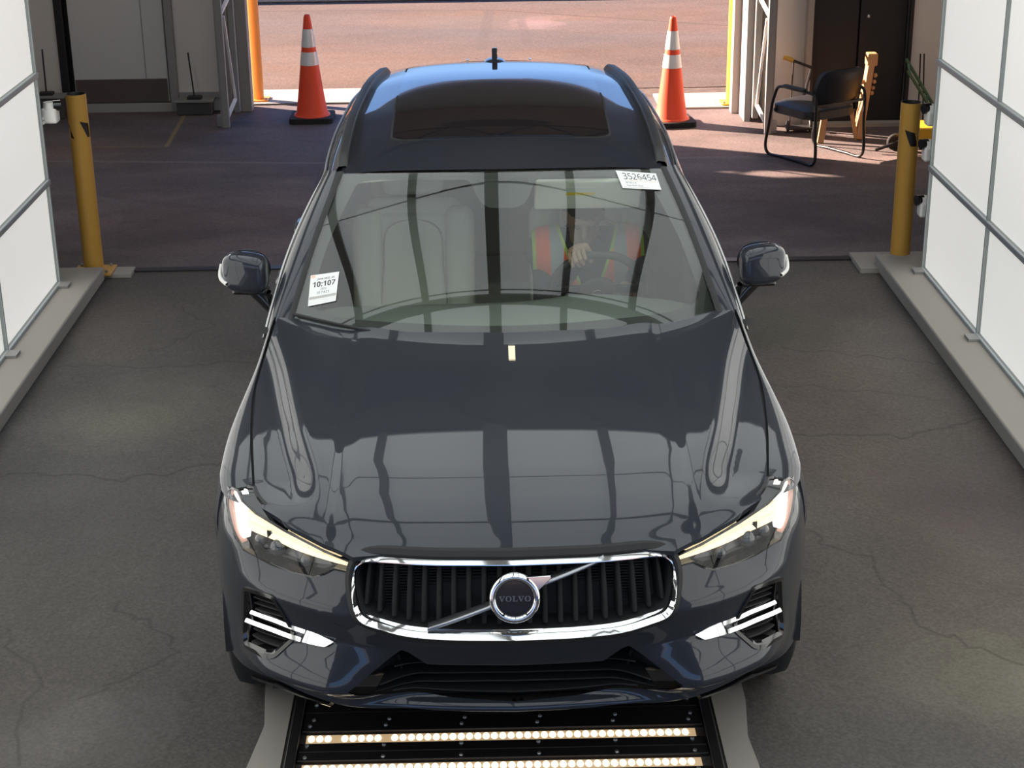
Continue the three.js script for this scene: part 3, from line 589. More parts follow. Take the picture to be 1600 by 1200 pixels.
// roof with glass panel and rails
const roofFn = (x, z, o) => [x, roof(x, z) + o, z];
const roofLoft = (z0, z1, nu, nv, fx = 1, lift = 0) => loft((u, v) => { const z = lerp(z0(u * 2 - 1), z1(u * 2 - 1), v), x = (u * 2 - 1) * roofHalf(z) * fx; return [x, roof(x, z) + lift, z]; }, nu, nv);
mesh('roof_panel', roofLoft((u) => -2.06 - .10 * u * u, (u) => -4.35 + .06 * u * u, 40, 60), MAT.paint, car);
mesh('roof_glass', panel(rounded([[-.445, -2.50, .06], [-.40, -2.46, .12], [.40, -2.46, .12], [.445, -2.50, .06], [.455, -3.1], [.445, -4.12, .06], [-.445, -4.12, .06], [-.455, -3.1]], .03), [], .04, roofFn, { thick: .004, lift: .005 }), MAT.roofGlass, car, 'dark panoramic roof glass');
mesh('roof_glass_seal', moulding(rounded([[-.45, -2.50, .06], [-.40, -2.455, .12], [.40, -2.455, .12], [.45, -2.50, .06], [.46, -3.1], [.45, -4.125, .06], [-.45, -4.125, .06], [-.46, -3.1]], .03), [[-.008, 0], [-.006, .005], [.002, .0055], [.004, .002]], roofFn), MAT.rubber, car);
const railX = (z) => roofHalf(z) - .012;
const sideTop = (z) => [roofHalf(z) + .075, roof(roofHalf(z), z) - .055, z];
for (const d of [-1, 1]) {
  mesh('roof_rail', loft((u, v) => { const z = lerp(-2.24, -4.22, v), h = .026 * smooth(0, .05, v) * smooth(1, .96, v), k = [[-.024, -.03], [-.022, h], [-.014, h + .008], [.014, h + .004], [.022, h - .006], [.026, -.03]][Math.round(u * 5)]; return [d * (railX(z) + .012 + k[0]), roof(railX(z), z) + k[1], z]; }, 5, 40), std(.035, .034, .034, .42, .3), car, 'satin dark roof rail');
  mesh('cant_rail', loft((u, v) => { const z = lerp(-2.16, -4.35, v), a = [roofHalf(z) - .01, roof(roofHalf(z), z) - .004, z], b = sideTop(z), m = [lerp(a[0], b[0], .65), lerp(a[1], b[1], .25), z], k = 1 - u; return [0, 1, 2].map((i) => (k * k * a[i] + 2 * k * u * m[i] + u * u * b[i]) * (i ? 1 : d)); }, 6, 40), MAT.paint, car);
  // pillar between windscreen and side glass
  const pillarIn = (v) => screen(1, v, 0), pillarOut = (v) => { const b = [.895, .992, -1.575], t = sideTop(-2.30), s = Math.sin(Math.PI * v) * .02; return [lerp(b[0], t[0], v) + s, lerp(b[1], t[1], v) + s, lerp(b[2], t[2], v)]; };
  mesh('windscreen_pillar', loft((u, v) => { const a = pillarIn(v), b = pillarOut(v), s = Math.sin(Math.PI * u) * .022; return [d * (lerp(a[0], b[0], u) + s), lerp(a[1], b[1], u) + s, lerp(a[2], b[2], u) + s * .5]; }, 8, 24), MAT.paint, car);
  mesh('pillar_moulding', loft((u, v) => { const a = pillarIn(v), k = [[-.014, .001], [-.004, .008], [.010, .006]][Math.round(u * 2)]; return [d * (a[0] + k[0]), a[1] + k[1], a[2] + k[1]]; }, 2, 24), MAT.blackPlastic, car);
  const glassFn = (u, t) => { const z = lerp(lerp(-1.60, -2.30, t), lerp(-4.42, -4.25, t), u), top = sideTop(z), zb = lerp(-1.60, -4.42, u), b = [flank(zb, beltY(zb)) - .012, beltY(zb) + .004, zb]; return [d * (lerp(b[0], top[0], t) + .03 * Math.sin(Math.PI * t)), lerp(b[1], top[1], t), z]; };
  mesh('side_glass', loft(glassFn, 40, 8), MAT.sideGlass, car);
  mesh('window_trim', tube([...Array.from({ length: 9 }, (_, i) => { const p = pillarOut(i / 8); return [d * (p[0] + .006), p[1] + .004, p[2]]; }), ...Array.from({ length: 9 }, (_, i) => { const p = sideTop(lerp(-2.5, -4.2, i / 8)); return [d * (p[0] + .006), p[1], p[2]]; })], .0055, false, 6), MAT.alu, car, 'thin bright trim round the side windows');
  for (const u of [.42, .72]) mesh('door_pillar', loft((a, t) => { const p = glassFn(u + (a - .5) * .035, t); return [p[0] + d * .004, p[1], p[2]]; }, 2, 8), MAT.blackGloss, car);
  // door mirror
  const mi = new THREE.Group(); mi.name = numbered('door_mirror'); mi.position.set(d * .985, 1.185, -1.80); mi.rotation.y = d * .12; car.add(mi);
  const shell = new THREE.SphereGeometry(1, 36, 24), sp = shell.attributes.position;
  for (let i = 0; i < sp.count; i++) {
    let [x, y, z] = [sp.getX(i), sp.getY(i), sp.getZ(i)]; const q = (v, e) => Math.sign(v) * Math.abs(v) ** e, X = x * d;
    x = q(X, .36) * .088; y = q(y, .38) * .076 * (X > 0 ? 1 - .10 * X : 1) - (X > 0 ? .0 : 0); z = q(z, .6) * (z > 0 ? .062 : .04);
    y += .006 * (x / .094) - .012 * (x / .094) ** 2 * (y > 0 ? 1 : -1);
    sp.setXYZ(i, x * d, y, z - .02 * (x / .094 > 0 ? (x / .094) ** 2 : 0));
  }
  shell.computeVertexNormals();
  mesh('mirror_shell', shell, MAT.paint, mi);
  mesh('mirror_base', box(.13, .022, .08, -d * .015, -.074, -.008, .010), MAT.blackGloss, mi, 'black lower edge of the mirror');
  mesh('mirror_arm', loft((u, v) => { const a = u * Math.PI * 2; return [d * (-.035 - .095 * v + .058 * Math.cos(a) * (1 - .25 * v)), -.072 - .11 * v + .012 * Math.cos(a), -.01 + .042 * Math.sin(a) + .0 * v]; }, 12, 6), MAT.blackGloss, mi);
  mesh('turn_lamp', tube([[d * .06, -.035, .052], [d * .09, -.022, .022], [d * .101, -.005, -.012], [d * .099, .018, -.03]], .009, false, 6), std(.75, .74, .70, .2), mi, 'white turn lamp strip');
  mesh('mirror_glass', new THREE.CircleGeometry(1, 32).scale(.085, .075, 1).rotateY(Math.PI).translate(0, 0, -.055), std(.8, .8, .82, .02, 1), mi);
}
// tail
mesh('tailgate', panel([[-.86, .62], [-.80, 1.10], [-.5, 1.12], [.5, 1.12], [.80, 1.10], [.86, .62], [.8, .35], [-.8, .35]], [], .06, (x, y, o) => [x, y, -4.69 + .12 * (x / .86) ** 4 + .1 * smooth(.9, 1.12, y) - o], { thick: .02 }), MAT.paint, car);
mesh('rear_glass', loft((u, v) => { const k = u * 2 - 1, a = [k * .80, 1.10, -4.60 + .08 * k * k], b = [k * roofHalf(-4.33) * 1.02, roof(0, -4.33) - .01 - .03 * k * k, -4.34 + .06 * k * k]; return [0, 1, 2].map((i) => lerp(a[i], b[i], v) + (i === 2 ? -.03 * Math.sin(Math.PI * v) : 0)); }, 20, 8), MAT.sideGlass, car);
mesh('roof_spoiler', loft((u, v) => { const k = u * 2 - 1, z = lerp(-4.30, -4.50, v); return [k * (roofHalf(z) + .01), roof(0, z) - .004 - .04 * k ** 4 - .035 * k * k + .006 - .02 * v * v, z + .05 * k * k]; }, 30, 6), MAT.paint, car);
mesh('roof_fin', [new THREE.ExtrudeGeometry(new THREE.Shape([[-.09, 0], [.08, 0], [.02, .022], [-.055, .062], [-.078, .06]].map((p) => new V2(...p))), { depth: .012, bevelEnabled: true, bevelSize: .006, bevelThickness: .008, bevelSegments: 3 }).translate(0, 0, -.006).rotateY(-Math.PI / 2).translate(-.012, roof(0, -4.2) - .002, -4.17), new THREE.SphereGeometry(1, 20, 12).scale(.055, .018, .12).translate(-.012, roof(0, -4.2) + .004, -4.17)], MAT.paint, car, 'shark fin aerial on the roof');
for (const x of [-.15, .17]) mesh('high_lamp', box(.012, .008, .02, x, roof(0, -4.3) + .006, -4.31, .002), MAT.chrome, car);

// cabin
const cabin = car;
mesh('dashboard', panel(mirrored([[0, -1.33], [.5, -1.42], [.78, -1.62], [.80, -1.86], [.62, -1.98], [.3, -2.03], [0, -2.03]]), [], .05, (x, z, o) => [x, .985 + .035 * Math.exp(-(((x - .36) / .22) ** 2)) * smooth(-1.55, -1.75, z) - .02 * smooth(-1.95, -2.03, z) + o, z], { thick: .30 }), MAT.dashDark, cabin);
mesh('centre_screen', box(.20, .27, .02, 0, .81, -2.06, .006), MAT.blackGloss, cabin);
mesh('headliner', loft((u, v) => { const k = u * 2 - 1, z = lerp(-2.12, -4.25, v); return [k * (roofHalf(z) - .01), roof(0, z) - .045 - .03 * k * k, z]; }, 20, 20), MAT.headliner, cabin);
mesh('cabin_floor', box(1.5, .04, 2.7, 0, .38, -2.95), MAT.blackPlastic, cabin);
mesh('rear_bench', [box(1.25, .16, .5, 0, .62, -3.35, .05), box(1.25, .62, .16, 0, .98, -3.68, .06)], MAT.cream, cabin);
for (const d of [-1, 1]) {
  mesh('door_lining', loft((u, v) => { const z = lerp(-1.70, -4.0, u), y = lerp(.45, beltY(z) + .0, v); return [d * (flank(z, y) - .075), y, z]; }, 20, 4), MAT.cream, cabin);
  mesh('pillar_lining', loft((u, v) => { const a = screen(.985, v, -.02), b = [sideTop(-2.3)[0] - .02, sideTop(-2.3)[1] - .02, -2.30], c = [.86, 1.0, -1.62]; const q = [0, 1, 2].map((i) => lerp(c[i], b[i], v)); return [d * lerp(a[0], q[0], u), lerp(a[1], q[1], u) - .01, lerp(a[2], q[2], u) - .01]; }, 3, 10), MAT.headliner, cabin);
  const x = d * .385;
  const seat = mesh('seat', [box(.50, .15, .50, x, .60, -2.42, .06), box(.055, .12, .46, x - .235, .65, -2.42, .025), box(.055, .12, .46, x + .235, .65, -2.42, .025)], MAT.cream, cabin, 'cream seat');
  const tilt = .30, back = (g) => g.rotateX(-tilt).translate(x, .66, -2.66);
  mesh('backrest', [back(box(.34, .50, .12, 0, .26, .01, .05)), back(box(.13, .52, .15, -.20, .26, .03, .05)), back(box(.13, .52, .15, .20, .26, .03, .05)), back(box(.42, .12, .12, 0, .50, 0, .05))], MAT.cream, seat);
  mesh('seam_line', back(tube([[-.15, .05, .078], [-.13, .25, .082], [-.11, .42, .075], [0, .46, .066], [.11, .42, .075], [.13, .25, .082], [.15, .05, .078]], .004, false, 5)), std(.30, .29, .25, .8), seat);
  mesh('headrest', back(box(.27, .19, .11, 0, .665, .02, .045)), MAT.cream, seat);
}
{
  const st = new THREE.Group(); st.name = 'steering_wheel'; st.position.set(.375, 1.005, -2.07); st.rotation.x = .42; cabin.add(st);
  mesh('wheel_rim', new THREE.TorusGeometry(.182, .0165, 12, 48), MAT.blackPlastic, st);
  mesh('wheel_hub', [new THREE.SphereGeometry(1, 20, 14).scale(.075, .06, .03), bar([-.17, .0, 0], [-.06, 0, 0], .035, .015), bar([.17, 0, 0], [.06, 0, 0], .035, .015), bar([0, -.17, 0], [0, -.05, 0], .04, .015)], MAT.blackPlastic, st);
  mesh('wheel_badge', new THREE.TorusGeometry(.02, .002, 6, 24).translate(0, 0, .031), MAT.satin, st);
}
for (const [x, label] of [[.335, 'sun visor folded down with a yellow warning strip'], [-.335, 'sun visor folded up']]) {
  const down = x > 0, vz = new THREE.Group(); vz.name = numbered('sun_visor'); vz.userData.label = label; vz.position.set(x, down ? 1.39 : 1.455, down ? -2.10 : -2.22); vz.rotation.x = down ? .62 : 1.45; cabin.add(vz);
  mesh('visor_board', box(.42, .17, .02, 0, 0, 0, .009), MAT.headliner, vz);
  if (down) { mesh('warning_strip', box(.115, .016, .001, -.03, .012, .0108), std(.75, .52, .02, .6), vz, 'yellow warning strip'); mesh('white_strip', box(.115, .028, .001, -.03, .036, .0108), std(.55, .56, .52, .6), vz); }
}
mesh('interior_mirror', [box(.17, .055, .02, 0, 1.405, -1.96, .009), bar([0, 1.43, -1.955], [0, 1.475, -2.00], .03, .02)], MAT.blackPlastic, cabin);
mesh('interior_mirror_glass', box(.15, .04, .002, 0, 1.405, -1.972), MAT.chrome, cabin);
mesh('sensor_cover', box(.20, .03, .10, 0, 1.468, -2.03, .01).rotateX(0), MAT.blackPlastic, cabin);

// paper stickers on the windscreen
function paper(w, h, draw) {
  const c = document.createElement('canvas'); c.width = w; c.height = h; const g = c.getContext('2d');
  g.fillStyle = '#eef0ee'; g.fillRect(0, 0, w, h); g.fillStyle = g.strokeStyle = '#2a2a30'; draw(g, w, h);
  const t = new THREE.CanvasTexture(c); t.colorSpace = THREE.SRGBColorSpace; t.anisotropy = 8;
  return new THREE.MeshStandardMaterial({ map: t, roughness: .6, side: THREE.DoubleSide });
}
const sticker = (q) => loft((u, v) => { const a = [0, 1].map((k) => lerp(q[0][k], q[1][k], u)), b = [0, 1].map((k) => lerp(q[3][k], q[2][k], u)); return screen(lerp(b[0], a[0], v), lerp(b[1], a[1], v), .004); }, 8, 6);   // corners: top left, top right, bottom right, bottom left
mesh('paper_sticker', sticker([[-.963, .274], [-.826, .317], [-.810, .153], [-.936, .101]]), paper(360, 400, (g, w) => {
  g.fillStyle = '#f6c8b8'; g.fillRect(10, 8, 50, 34); g.fillStyle = '#2a2a30'; g.textAlign = 'center';
  g.font = 'bold 34px sans-serif'; g.fillText('June 2022  AS', w / 2 + 20, 76, 230); g.font = 'bold 96px sans-serif'; g.fillText('10:107', w / 2, 168, 320);
  g.font = '36px sans-serif'; g.fillText('2022', w / 2, 214); g.font = '44px sans-serif'; g.fillText('X17 623', w / 2, 262, 260);
  g.fillStyle = '#b9b7b2'; g.fillRect(8, 288, w - 16, 34); g.fillStyle = '#d9d6cf'; g.fillRect(8, 340, w - 16, 4); g.fillRect(8, 366, w - 16, 4);
}), car, 'small upright white paper sticker reading 10:107 low on the windscreen');
mesh('paper_sticker', sticker([[.690, .985], [.934, .949], [.925, .819], [.700, .851]]), paper(640, 300, (g, w) => {
  g.textAlign = 'center'; g.font = '150px sans-serif'; g.fillText('3526454', w / 2 + 30, 140, 540);
  g.globalAlpha = .55; g.fillStyle = '#c8863c'; g.fillRect(90, 162, 500, 5); g.globalAlpha = .8; g.fillStyle = '#2a2a30'; g.font = '40px sans-serif'; g.textAlign = 'left'; g.fillText('WCNI-2 A', 90, 212, 190); g.fillText('Appraisal 2022', 90, 258, 300);
  g.globalAlpha = .5; g.fillRect(30, 276, 420, 4);
}), car, 'wide white paper sticker reading 3526454 at the top of the windscreen');
// ---------- things in and round the booth ----------
// lit inspection platform in the floor under the car's nose
{
  const t = thing('inspection_platform', 'black floor platform with rows of lit diodes under the front of the car', 'platform', [-.04, 0, -.3]);
  const plateMat = phys(.020, .018, .019, .22, .2);
  const rows = [-.115, .055, .225];   // diode rows, relative to the platform
  const edges = [-.38, ...rows.flatMap((z) => [z - .032, z + .032]), .6];
  for (let i = 0; i < edges.length; i += 2) { const d = edges[i + 1] - edges[i]; if (d > .09) { mesh('plate', box(1.33, .03, d / 2 - .003, 0, -.004, edges[i] + d / 4, .003), plateMat, t); mesh('plate', box(1.33, .03, d / 2 - .003, 0, -.002, edges[i] + d * .75, .003), plateMat, t); } else mesh('plate', box(1.33, .03, d - .002, 0, -.004, edges[i] + d / 2, .003), plateMat, t); }
  for (const x of [-.685, .685]) mesh('side_rail', box(.035, .05, 1.0, x, .0, .11, .006), MAT.darkSteel, t, 'steel side rail');
  const ledGeo = new THREE.SphereGeometry(1, 12, 8).scale(.0115, .007, .019), ledMat = glow(1, .90, .70, 2.1);
  rows.forEach((z, k) => {
    const strip = mesh('light_strip', box(1.285, .012, .048, -.005, -.002, z, .002), new THREE.MeshStandardMaterial({ color: lin(.5, .42, .32), emissive: lin(1, .66, .32), emissiveIntensity: .42, roughness: .3 }), t, 'glowing strip of diodes');
    for (let i = 0; i < 46; i++) {
      if (k === 0 && (i === 3 || i === 9)) continue;
      mesh('diode', ledGeo, ledMat, strip).position.set(-.63 + i * .0274, .004, z);
    }
    const l = new THREE.RectAreaLight(lin(1, .85, .6), .3, 1.28, .045); l.position.set(-.04, .02, -.3 + z); l.lookAt(-.04, 3, -.3 + z); scene.add(l);
  });
  const bolt = new THREE.CylinderGeometry(.006, .007, .006, 8);
  for (const z of [-.31, -.215, -.178, -.065, .005, .105]) for (let i = 0; i < 6; i++) mesh('bolt', bolt, MAT.alu, t).position.set(-.63 + i * .252 + (z > -.2 ? -.01 : 0), .014, z);
}
for (const [pts, label] of [
  [[[-.755, -1.4], [-.755, .5], [-.90, .5], [-.868, -.22], [-.835, -.5], [-.862, -.75], [-.875, -1.4]], 'a'],
  [[[.675, -1.4], [.675, .5], [.80, .5], [.775, -.24], [.765, -.38], [.79, -.6], [.80, -1.4]], 'b']]) {
  const g = panel(rounded(pts, .02), [], .1, (x, z, o) => [x, .006 + o, z], { thick: .02 });
  structure('concrete_strip', g, MAT.concrete);
}
// traffic cones
function makeCone(label) {
  const t = thing('traffic_cone', label, 'traffic cone', [0, 0, 0], 0, 'traffic cones at the exit');
  mesh('cone_base', panel(rounded([[-.185, -.185], [.185, -.185], [.185, .185], [-.185, .185]], .05), [], .06, (x, z, o) => [x, .045 + o, z], { thick: .045 }), MAT.rubber, t, 'black rubber base');
  const r = (y) => lerp(.132, .026, (y - .045) / .845);
  mesh('cone_body', new THREE.LatheGeometry([[.155, .045], [.150, .058], [r(.06) + .004, .064], [r(.2), .2], [r(.5), .5], [r(.87), .87], [r(.885) - .004, .888], [.018, .892], [.016, .88]].map((p) => new V2(...p)), 40), MAT.orange, t);
  for (const [a, b] of [[.475, .585], [.625, .775]]) mesh('reflective_collar', new THREE.LatheGeometry([[r(a) + .001, a], [r(a) + .003, a + .002], [r(b) + .003, b - .002], [r(b) + .001, b]].map((p) => new V2(...p)), 40), MAT.reflective, t, 'white reflective collar');
  return t;
}
const cone = makeCone('orange cone on the left of the exit, by the leftmost yellow post'); cone.position.set(-1.55, .0, -9.93);
const cone2 = cone.clone(); cone2.name = numbered('traffic_cone'); cone2.position.set(1.485, 0, -9.56); cone2.rotation.y = .12; cone2.userData.label = 'orange cone on the right of the exit, lit by the sun on one side'; scene.add(cone2);
// hollow yellow bollards at the back ends of the walls, with diamond holes
function bollard(at, H, label, holes) {
  const t = thing('bollard', label, 'bollard', at, 0, 'yellow hollow bollards at the ends of the light walls');
  const Rr = .060, fn = (s, y, o) => [(Rr + o) * Math.sin(s / Rr), y, (Rr + o) * Math.cos(s / Rr)], c = Math.PI * Rr;
  const hole = (a) => [[a * Rr - .050, H - .155], [a * Rr + .018, H - .175], [a * Rr + .054, H - .26], [a * Rr - .008, H - .255]];
  mesh('bollard_tube', panel([[-c, .012], [c, .012], [c, H], [-c, H]], holes.map(hole), .02, fn, { thick: .006 }), MAT.yellow, t);
  mesh('bollard_core', cyl(.050, .050, H - .06, 0, H / 2 - .03, 0), MAT.black, t, 'dark inside of the tube');
  mesh('cap_ring', new THREE.LatheGeometry([[.0535, H - .04], [.0535, H + .001], [.0605, H + .001]].map((p) => new V2(...p)), 32), MAT.darkSteel, t);
  mesh('base_plate', box(.24, .014, .2, 0, .007, 0, .003), MAT.yellow, t);
  for (const [x, z] of [[-.09, -.07], [.09, -.07], [-.09, .07], [.09, .07]]) mesh('anchor_bolt', cyl(.009, .009, .02, x, .02, z, 8), MAT.steel, t);
  return t;
}
bollard([-2.485, .02, -5.59], 1.10, 'yellow bollard at the end of the left light wall', [1.15, -1.25]);
bollard([2.455, .03, -5.49], .985, 'yellow bollard at the end of the right light wall', [.12, -2.9]);
// thin guard posts outside the exit
function guardPost(at, label, paint) {
  const t = thing('guard_post', label, 'post', at, 0, 'tall bright yellow posts outside the exit');
  mesh('post_tube', new THREE.LatheGeometry([[.055, .01], [.055, 1.5], [.05, 1.53], [.0, 1.55]].map((p) => new V2(...p)), 28), paint, t);
  mesh('base_plate', box(.2, .012, .2, 0, .006, 0, .002), paint, t);
  for (const x of [-.08, .08]) mesh('anchor_bolt', cyl(.01, .01, .022, x, .02, .07, 8), MAT.steel, t);
}
guardPost([-2.115, .015, -10.74], 'tall orange yellow post outside the left edge of the exit', std(.85, .30, .05, .5));
guardPost([2.10, .015, -10.28], 'tall bright yellow post outside the right edge of the exit', std(.85, .46, .02, .5));
// folding gates pushed back to both sides of the exit
function gate(x, z, d, label) {
  const t = thing('folding_gate', label, 'gate', [x, 0, z], 0, 'folding gates at the exit'), pale = std(.80, .78, .75, .45, .1);
  mesh('gate_post', [box(.055, 2.5, .055, 0, 1.25, 0, .004), box(.02, 2.5, .09, d * .03, 1.25, -.03, .002)], MAT.greyPaint, t);
  mesh('foot_bracket', box(.06, .10, .06, d * .05, .05, -.04, .006), MAT.steel, t);
  for (let k = 0; k < 3; k++) { const y = .10 + k * .86; mesh('gate_arm', bar([0, y - .04, -.03], [-d * .04, y + .07, -.33], .028, .028), pale, t); mesh('diagonal_brace', bar([-d * .04, y + .07, -.33], [-d * .03, y + .82, -.05], .022, .022), pale, t); }
  mesh('gate_post', box(.05, 2.4, .05, -d * .045, 1.25, -.38, .004), MAT.greyPaint, t);
}
gate(-2.25, -9.69, -1, 'grey folding gate with a thin diagonal brace left of the exit');
gate(2.225, -9.13, 1, 'grey folding gate with a sunlit diagonal brace right of the exit');
// black armchair on a sled frame
{
  const t = thing('armchair', 'black padded armchair on a tubular sled frame before the dark doorway', 'chair', [2.46, 0, -8.34], -2.59);
  const tubeMat = std(.015, .015, .016, .35, .3), pad = phys(.022, .022, .026, .45, 0, { sheen: .3 });
  for (const s of [1, -1]) {
    const x = s * .245, frame = mesh('side_frame', tube([[x, .40, .23], [x, .24, .255], [x, .06, .285], [x, .014, .255], [x, .013, .1], [x, .013, -.1], [x, .014, -.24], [x, .05, -.275], [x, .3, -.265], [x, .48, -.26], [x, .535, -.24], [x, .55, -.16], [x, .55, 0], [x, .55, .12], [x, .535, .17], [x, .47, .205], [x, .40, .23]], .012, false, 8, 160), tubeMat, t);
    mesh('armrest', box(.045, .022, .24, x, .562, -.02, .01), pad, frame);
  }
  mesh('cross_bar', [bar([-.245, .36, .2], [.245, .36, .2], .02), bar([-.245, .36, -.16], [.245, .36, -.16], .02), bar([-.245, .46, -.26], [.245, .46, -.26], .02)], tubeMat, t);
  const sf = (u, v, o) => { const x = (u - .5) * .46, z = lerp(-.2, .27, v), b = (1 - (2 * u - 1) ** 4) * (1 - (2 * v - 1) ** 6); return [x, .395 + .045 * b + o, z]; };
  mesh('seat', [panel(rounded([[0, 0], [1, 0], [1, 1], [0, 1]], .18), [], .08, sf, { thick: .06 }), box(.40, .02, .40, 0, .345, .03, .008)], pad, t);
  const bf = (sgn) => (u, v, o) => { const x = (u - .5) * .47, y = lerp(.43, .72, v), b = (1 - (2 * u - 1) ** 4) * (1 - (2 * v - 1) ** 4); return [x, y, -.235 - (y - .43) * .22 + sgn * (.012 + .026 * b + o) + .05 * (2 * u - 1) ** 2]; };
  const bo = rounded([[.06, 0], [.94, 0], [1, .45], [.93, 1], [.07, 1], [0, .45]], .2);
  mesh('backrest', [panel(bo, [], .08, bf(1), { thick: .02 }), panel(bo, [], .08, bf(-1), { thick: .02 })], pad, t);
}
// tan wooden stand behind the armchair
{
  const t = thing('wooden_stand', 'tan wooden stand with slanted legs behind the black armchair', 'stand', [2.95, 0, -8.92]);
  mesh('upright', [bar([-.03, .0, .03], [.05, .60, -.06], .055, .10, .01)], MAT.wood, t);
  mesh('head_block', box(.085, .10, .10, .055, .625, -.06, .012), MAT.wood, t);
  for (const [x, y] of [[.062, .50], [.056, .45], [.05, .40], [.042, .36]]) mesh('knob', new THREE.SphereGeometry(.018, 12, 8).translate(x + .025, y, -.03), MAT.wood, t);
  mesh('leg', bar([-.36, .0, .15], [-.28, .47, .04], .05, .03), MAT.wood, t); mesh('leg', bar([-.02, 0, -.14], [.02, .46, -.05], .04, .03), MAT.wood, t); mesh('leg', bar([-.05, .0, .05], [-.14, .42, .02], .03, .025), MAT.wood, t);
  mesh('crossbar', bar([-.28, .45, .04], [.03, .45, -.03], .035, .03), MAT.wood, t);
}
// folded trolley with a yellow grip against the wall
{
  const t = thing('folding_trolley', 'thin dark folding trolley with a yellow grip against the wall behind the armchair', 'trolley', [2.475, -.0, -9.22]);
  mesh('grip', tube([[-.125, .605, 0], [-.10, .598, 0], [-.05, .578, 0]], .020, false, 8), std(.55, .33, .05, .5), t, 'yellow grip');
  mesh('handle', [bar([-.06, .582, 0], [.105, .518, 0], .022), bar([.105, .525, 0], [.05, .30, .03], .018), bar([.105, .52, 0], [.10, .06, .0], .022)], MAT.darkSteel, t);
  mesh('support_rod', bar([-.045, .57, 0], [-.06, .03, .02], .010, .010, 0), MAT.darkSteel, t);
  mesh('foot', [box(.22, .02, .12, .02, .035, .03, .005), new THREE.TorusGeometry(.035, .012, 8, 20).rotateY(Math.PI / 2).translate(-.07, .047, .02), new THREE.TorusGeometry(.035, .012, 8, 20).rotateY(Math.PI / 2).translate(.11, .047, .02)], MAT.blackPlastic, t);
}
// yellow wheeled cart half hidden behind the right bollard
{
  const t = thing('wheeled_cart', 'low yellow cart with dark wheels behind the right bollard', 'cart', [3.36, 0, -8.44]);
  mesh('cart_body', [box(.52, .11, .30, .10, .165, 0, .02), box(.10, .06, .12, -.17, .15, .02, .02)], MAT.yellowBright, t);
  for (const [x, z] of [[-.19, .15], [-.24, -.05], [.25, .15], [.25, -.15]]) mesh('wheel', [new THREE.TorusGeometry(.045, .022, 10, 24).translate(x, .067, z), cyl(.035, .035, .03, 0, 0, 0, 16).rotateX(Math.PI / 2).translate(x, .067, z)], MAT.rubber, t);
  mesh('tow_bar', bar([-.16, .11, .02], [-.42, .03, .06], .02), MAT.darkSteel, t);
}
// green tube frame leaning on the right wall
{
  const t = thing('tube_frame', 'dark green tube frame leaning by the wall right of the dark doorway', 'frame', [3.48, 0, -9.1]);
  mesh('frame_tube', tube([[-.17, .60, 0], [.0, .34, .02], [.2, .03, .03]], .013), MAT.green, t); mesh('frame_tube', tube([[-.17, .52, .08], [-.02, .30, .09], [.14, .03, .10]], .013), MAT.green, t);
  mesh('frame_rung', [bar([-.15, .565, 0], [-.15, .49, .08], .018), bar([.02, .31, .02], [.0, .28, .09], .018), bar([.14, .12, .03], [.09, .11, .10], .018)], MAT.green, t);
  mesh('thin_rod', bar([-.02, .03, -.05], [-.03, .62, -.1], .01, .01, 0), MAT.darkSteel, t); mesh('thin_rod', bar([.02, .03, -.05], [.0, .62, -.1], .01, .01, 0), MAT.darkSteel, t);
}
// small rods on dark bases by the left wall
function rodStand(at, y0, h, lean, label) {
  const t = thing('rod_stand', label, 'stand', at, 0, 'thin rods on dark bases by the grey door');
  mesh('stand_base', [box(.30, y0 - .04, .16, 0, (y0 - .04) / 2, 0, .01)], std(.05, .048, .047, .7), t);
  mesh('base_plate', box(.34, .02, .18, .0, y0 - .03, 0, .005), std(.2, .2, .19, .6), t); mesh('rod_foot', box(.12, .03, .09, 0, y0 - .01, 0, .006), MAT.black, t);
  mesh('rod', bar([0, y0 - .02, 0], [lean, y0 + h, -.02], .013, .013, .004), MAT.darkSteel, t);
}
rodStand([-3.86, 0, -10.18], .22, .37, 0, 'thin dark rod on a dark base left of the grey door');
rodStand([-2.60, 0, -10.26], .15, .38, -.03, 'thin dark rod on a low dark base right of the grey door');
// white sensor heads on the back edges of the light walls
function sensorHead(at, d, label) {
  const t = thing('sensor_head', label, 'sensor', at, 0, 'white sensor heads on the back edges of the light walls'); t.scale.setScalar(1.2);
  mesh('housing', [box(.075, .075, .07, 0, 0, 0, .014), cyl(.030, .036, .035, -d * .002, .045, 0, 16)], MAT.white, t);
  mesh('lens_hood', cyl(.026, .026, .035, 0, 0, 0, 16).rotateZ(Math.PI / 2).rotateY(.3).translate(-d * .035, .045, .0), MAT.blackGloss, t);
  mesh('bracket', [bar([d * .02, -.01, 0], [d * .05, -.01, .09], .016), bar([d * .02, -.03, 0], [d * .05, -.03, .09], .016)], MAT.white, t);
}
sensorHead([-2.555, 1.07, -5.24], -1, 'white sensor head on the back edge of the left light wall');
sensorHead([2.525, .975, -5.24], 1, 'white sensor head on the right light wall, topmost of three');
sensorHead([2.525, .765, -5.24], 1, 'white sensor head on the right light wall, middle of three');
sensorHead([2.525, .43, -5.24], 1, 'white sensor head on the right light wall, lowest of three');
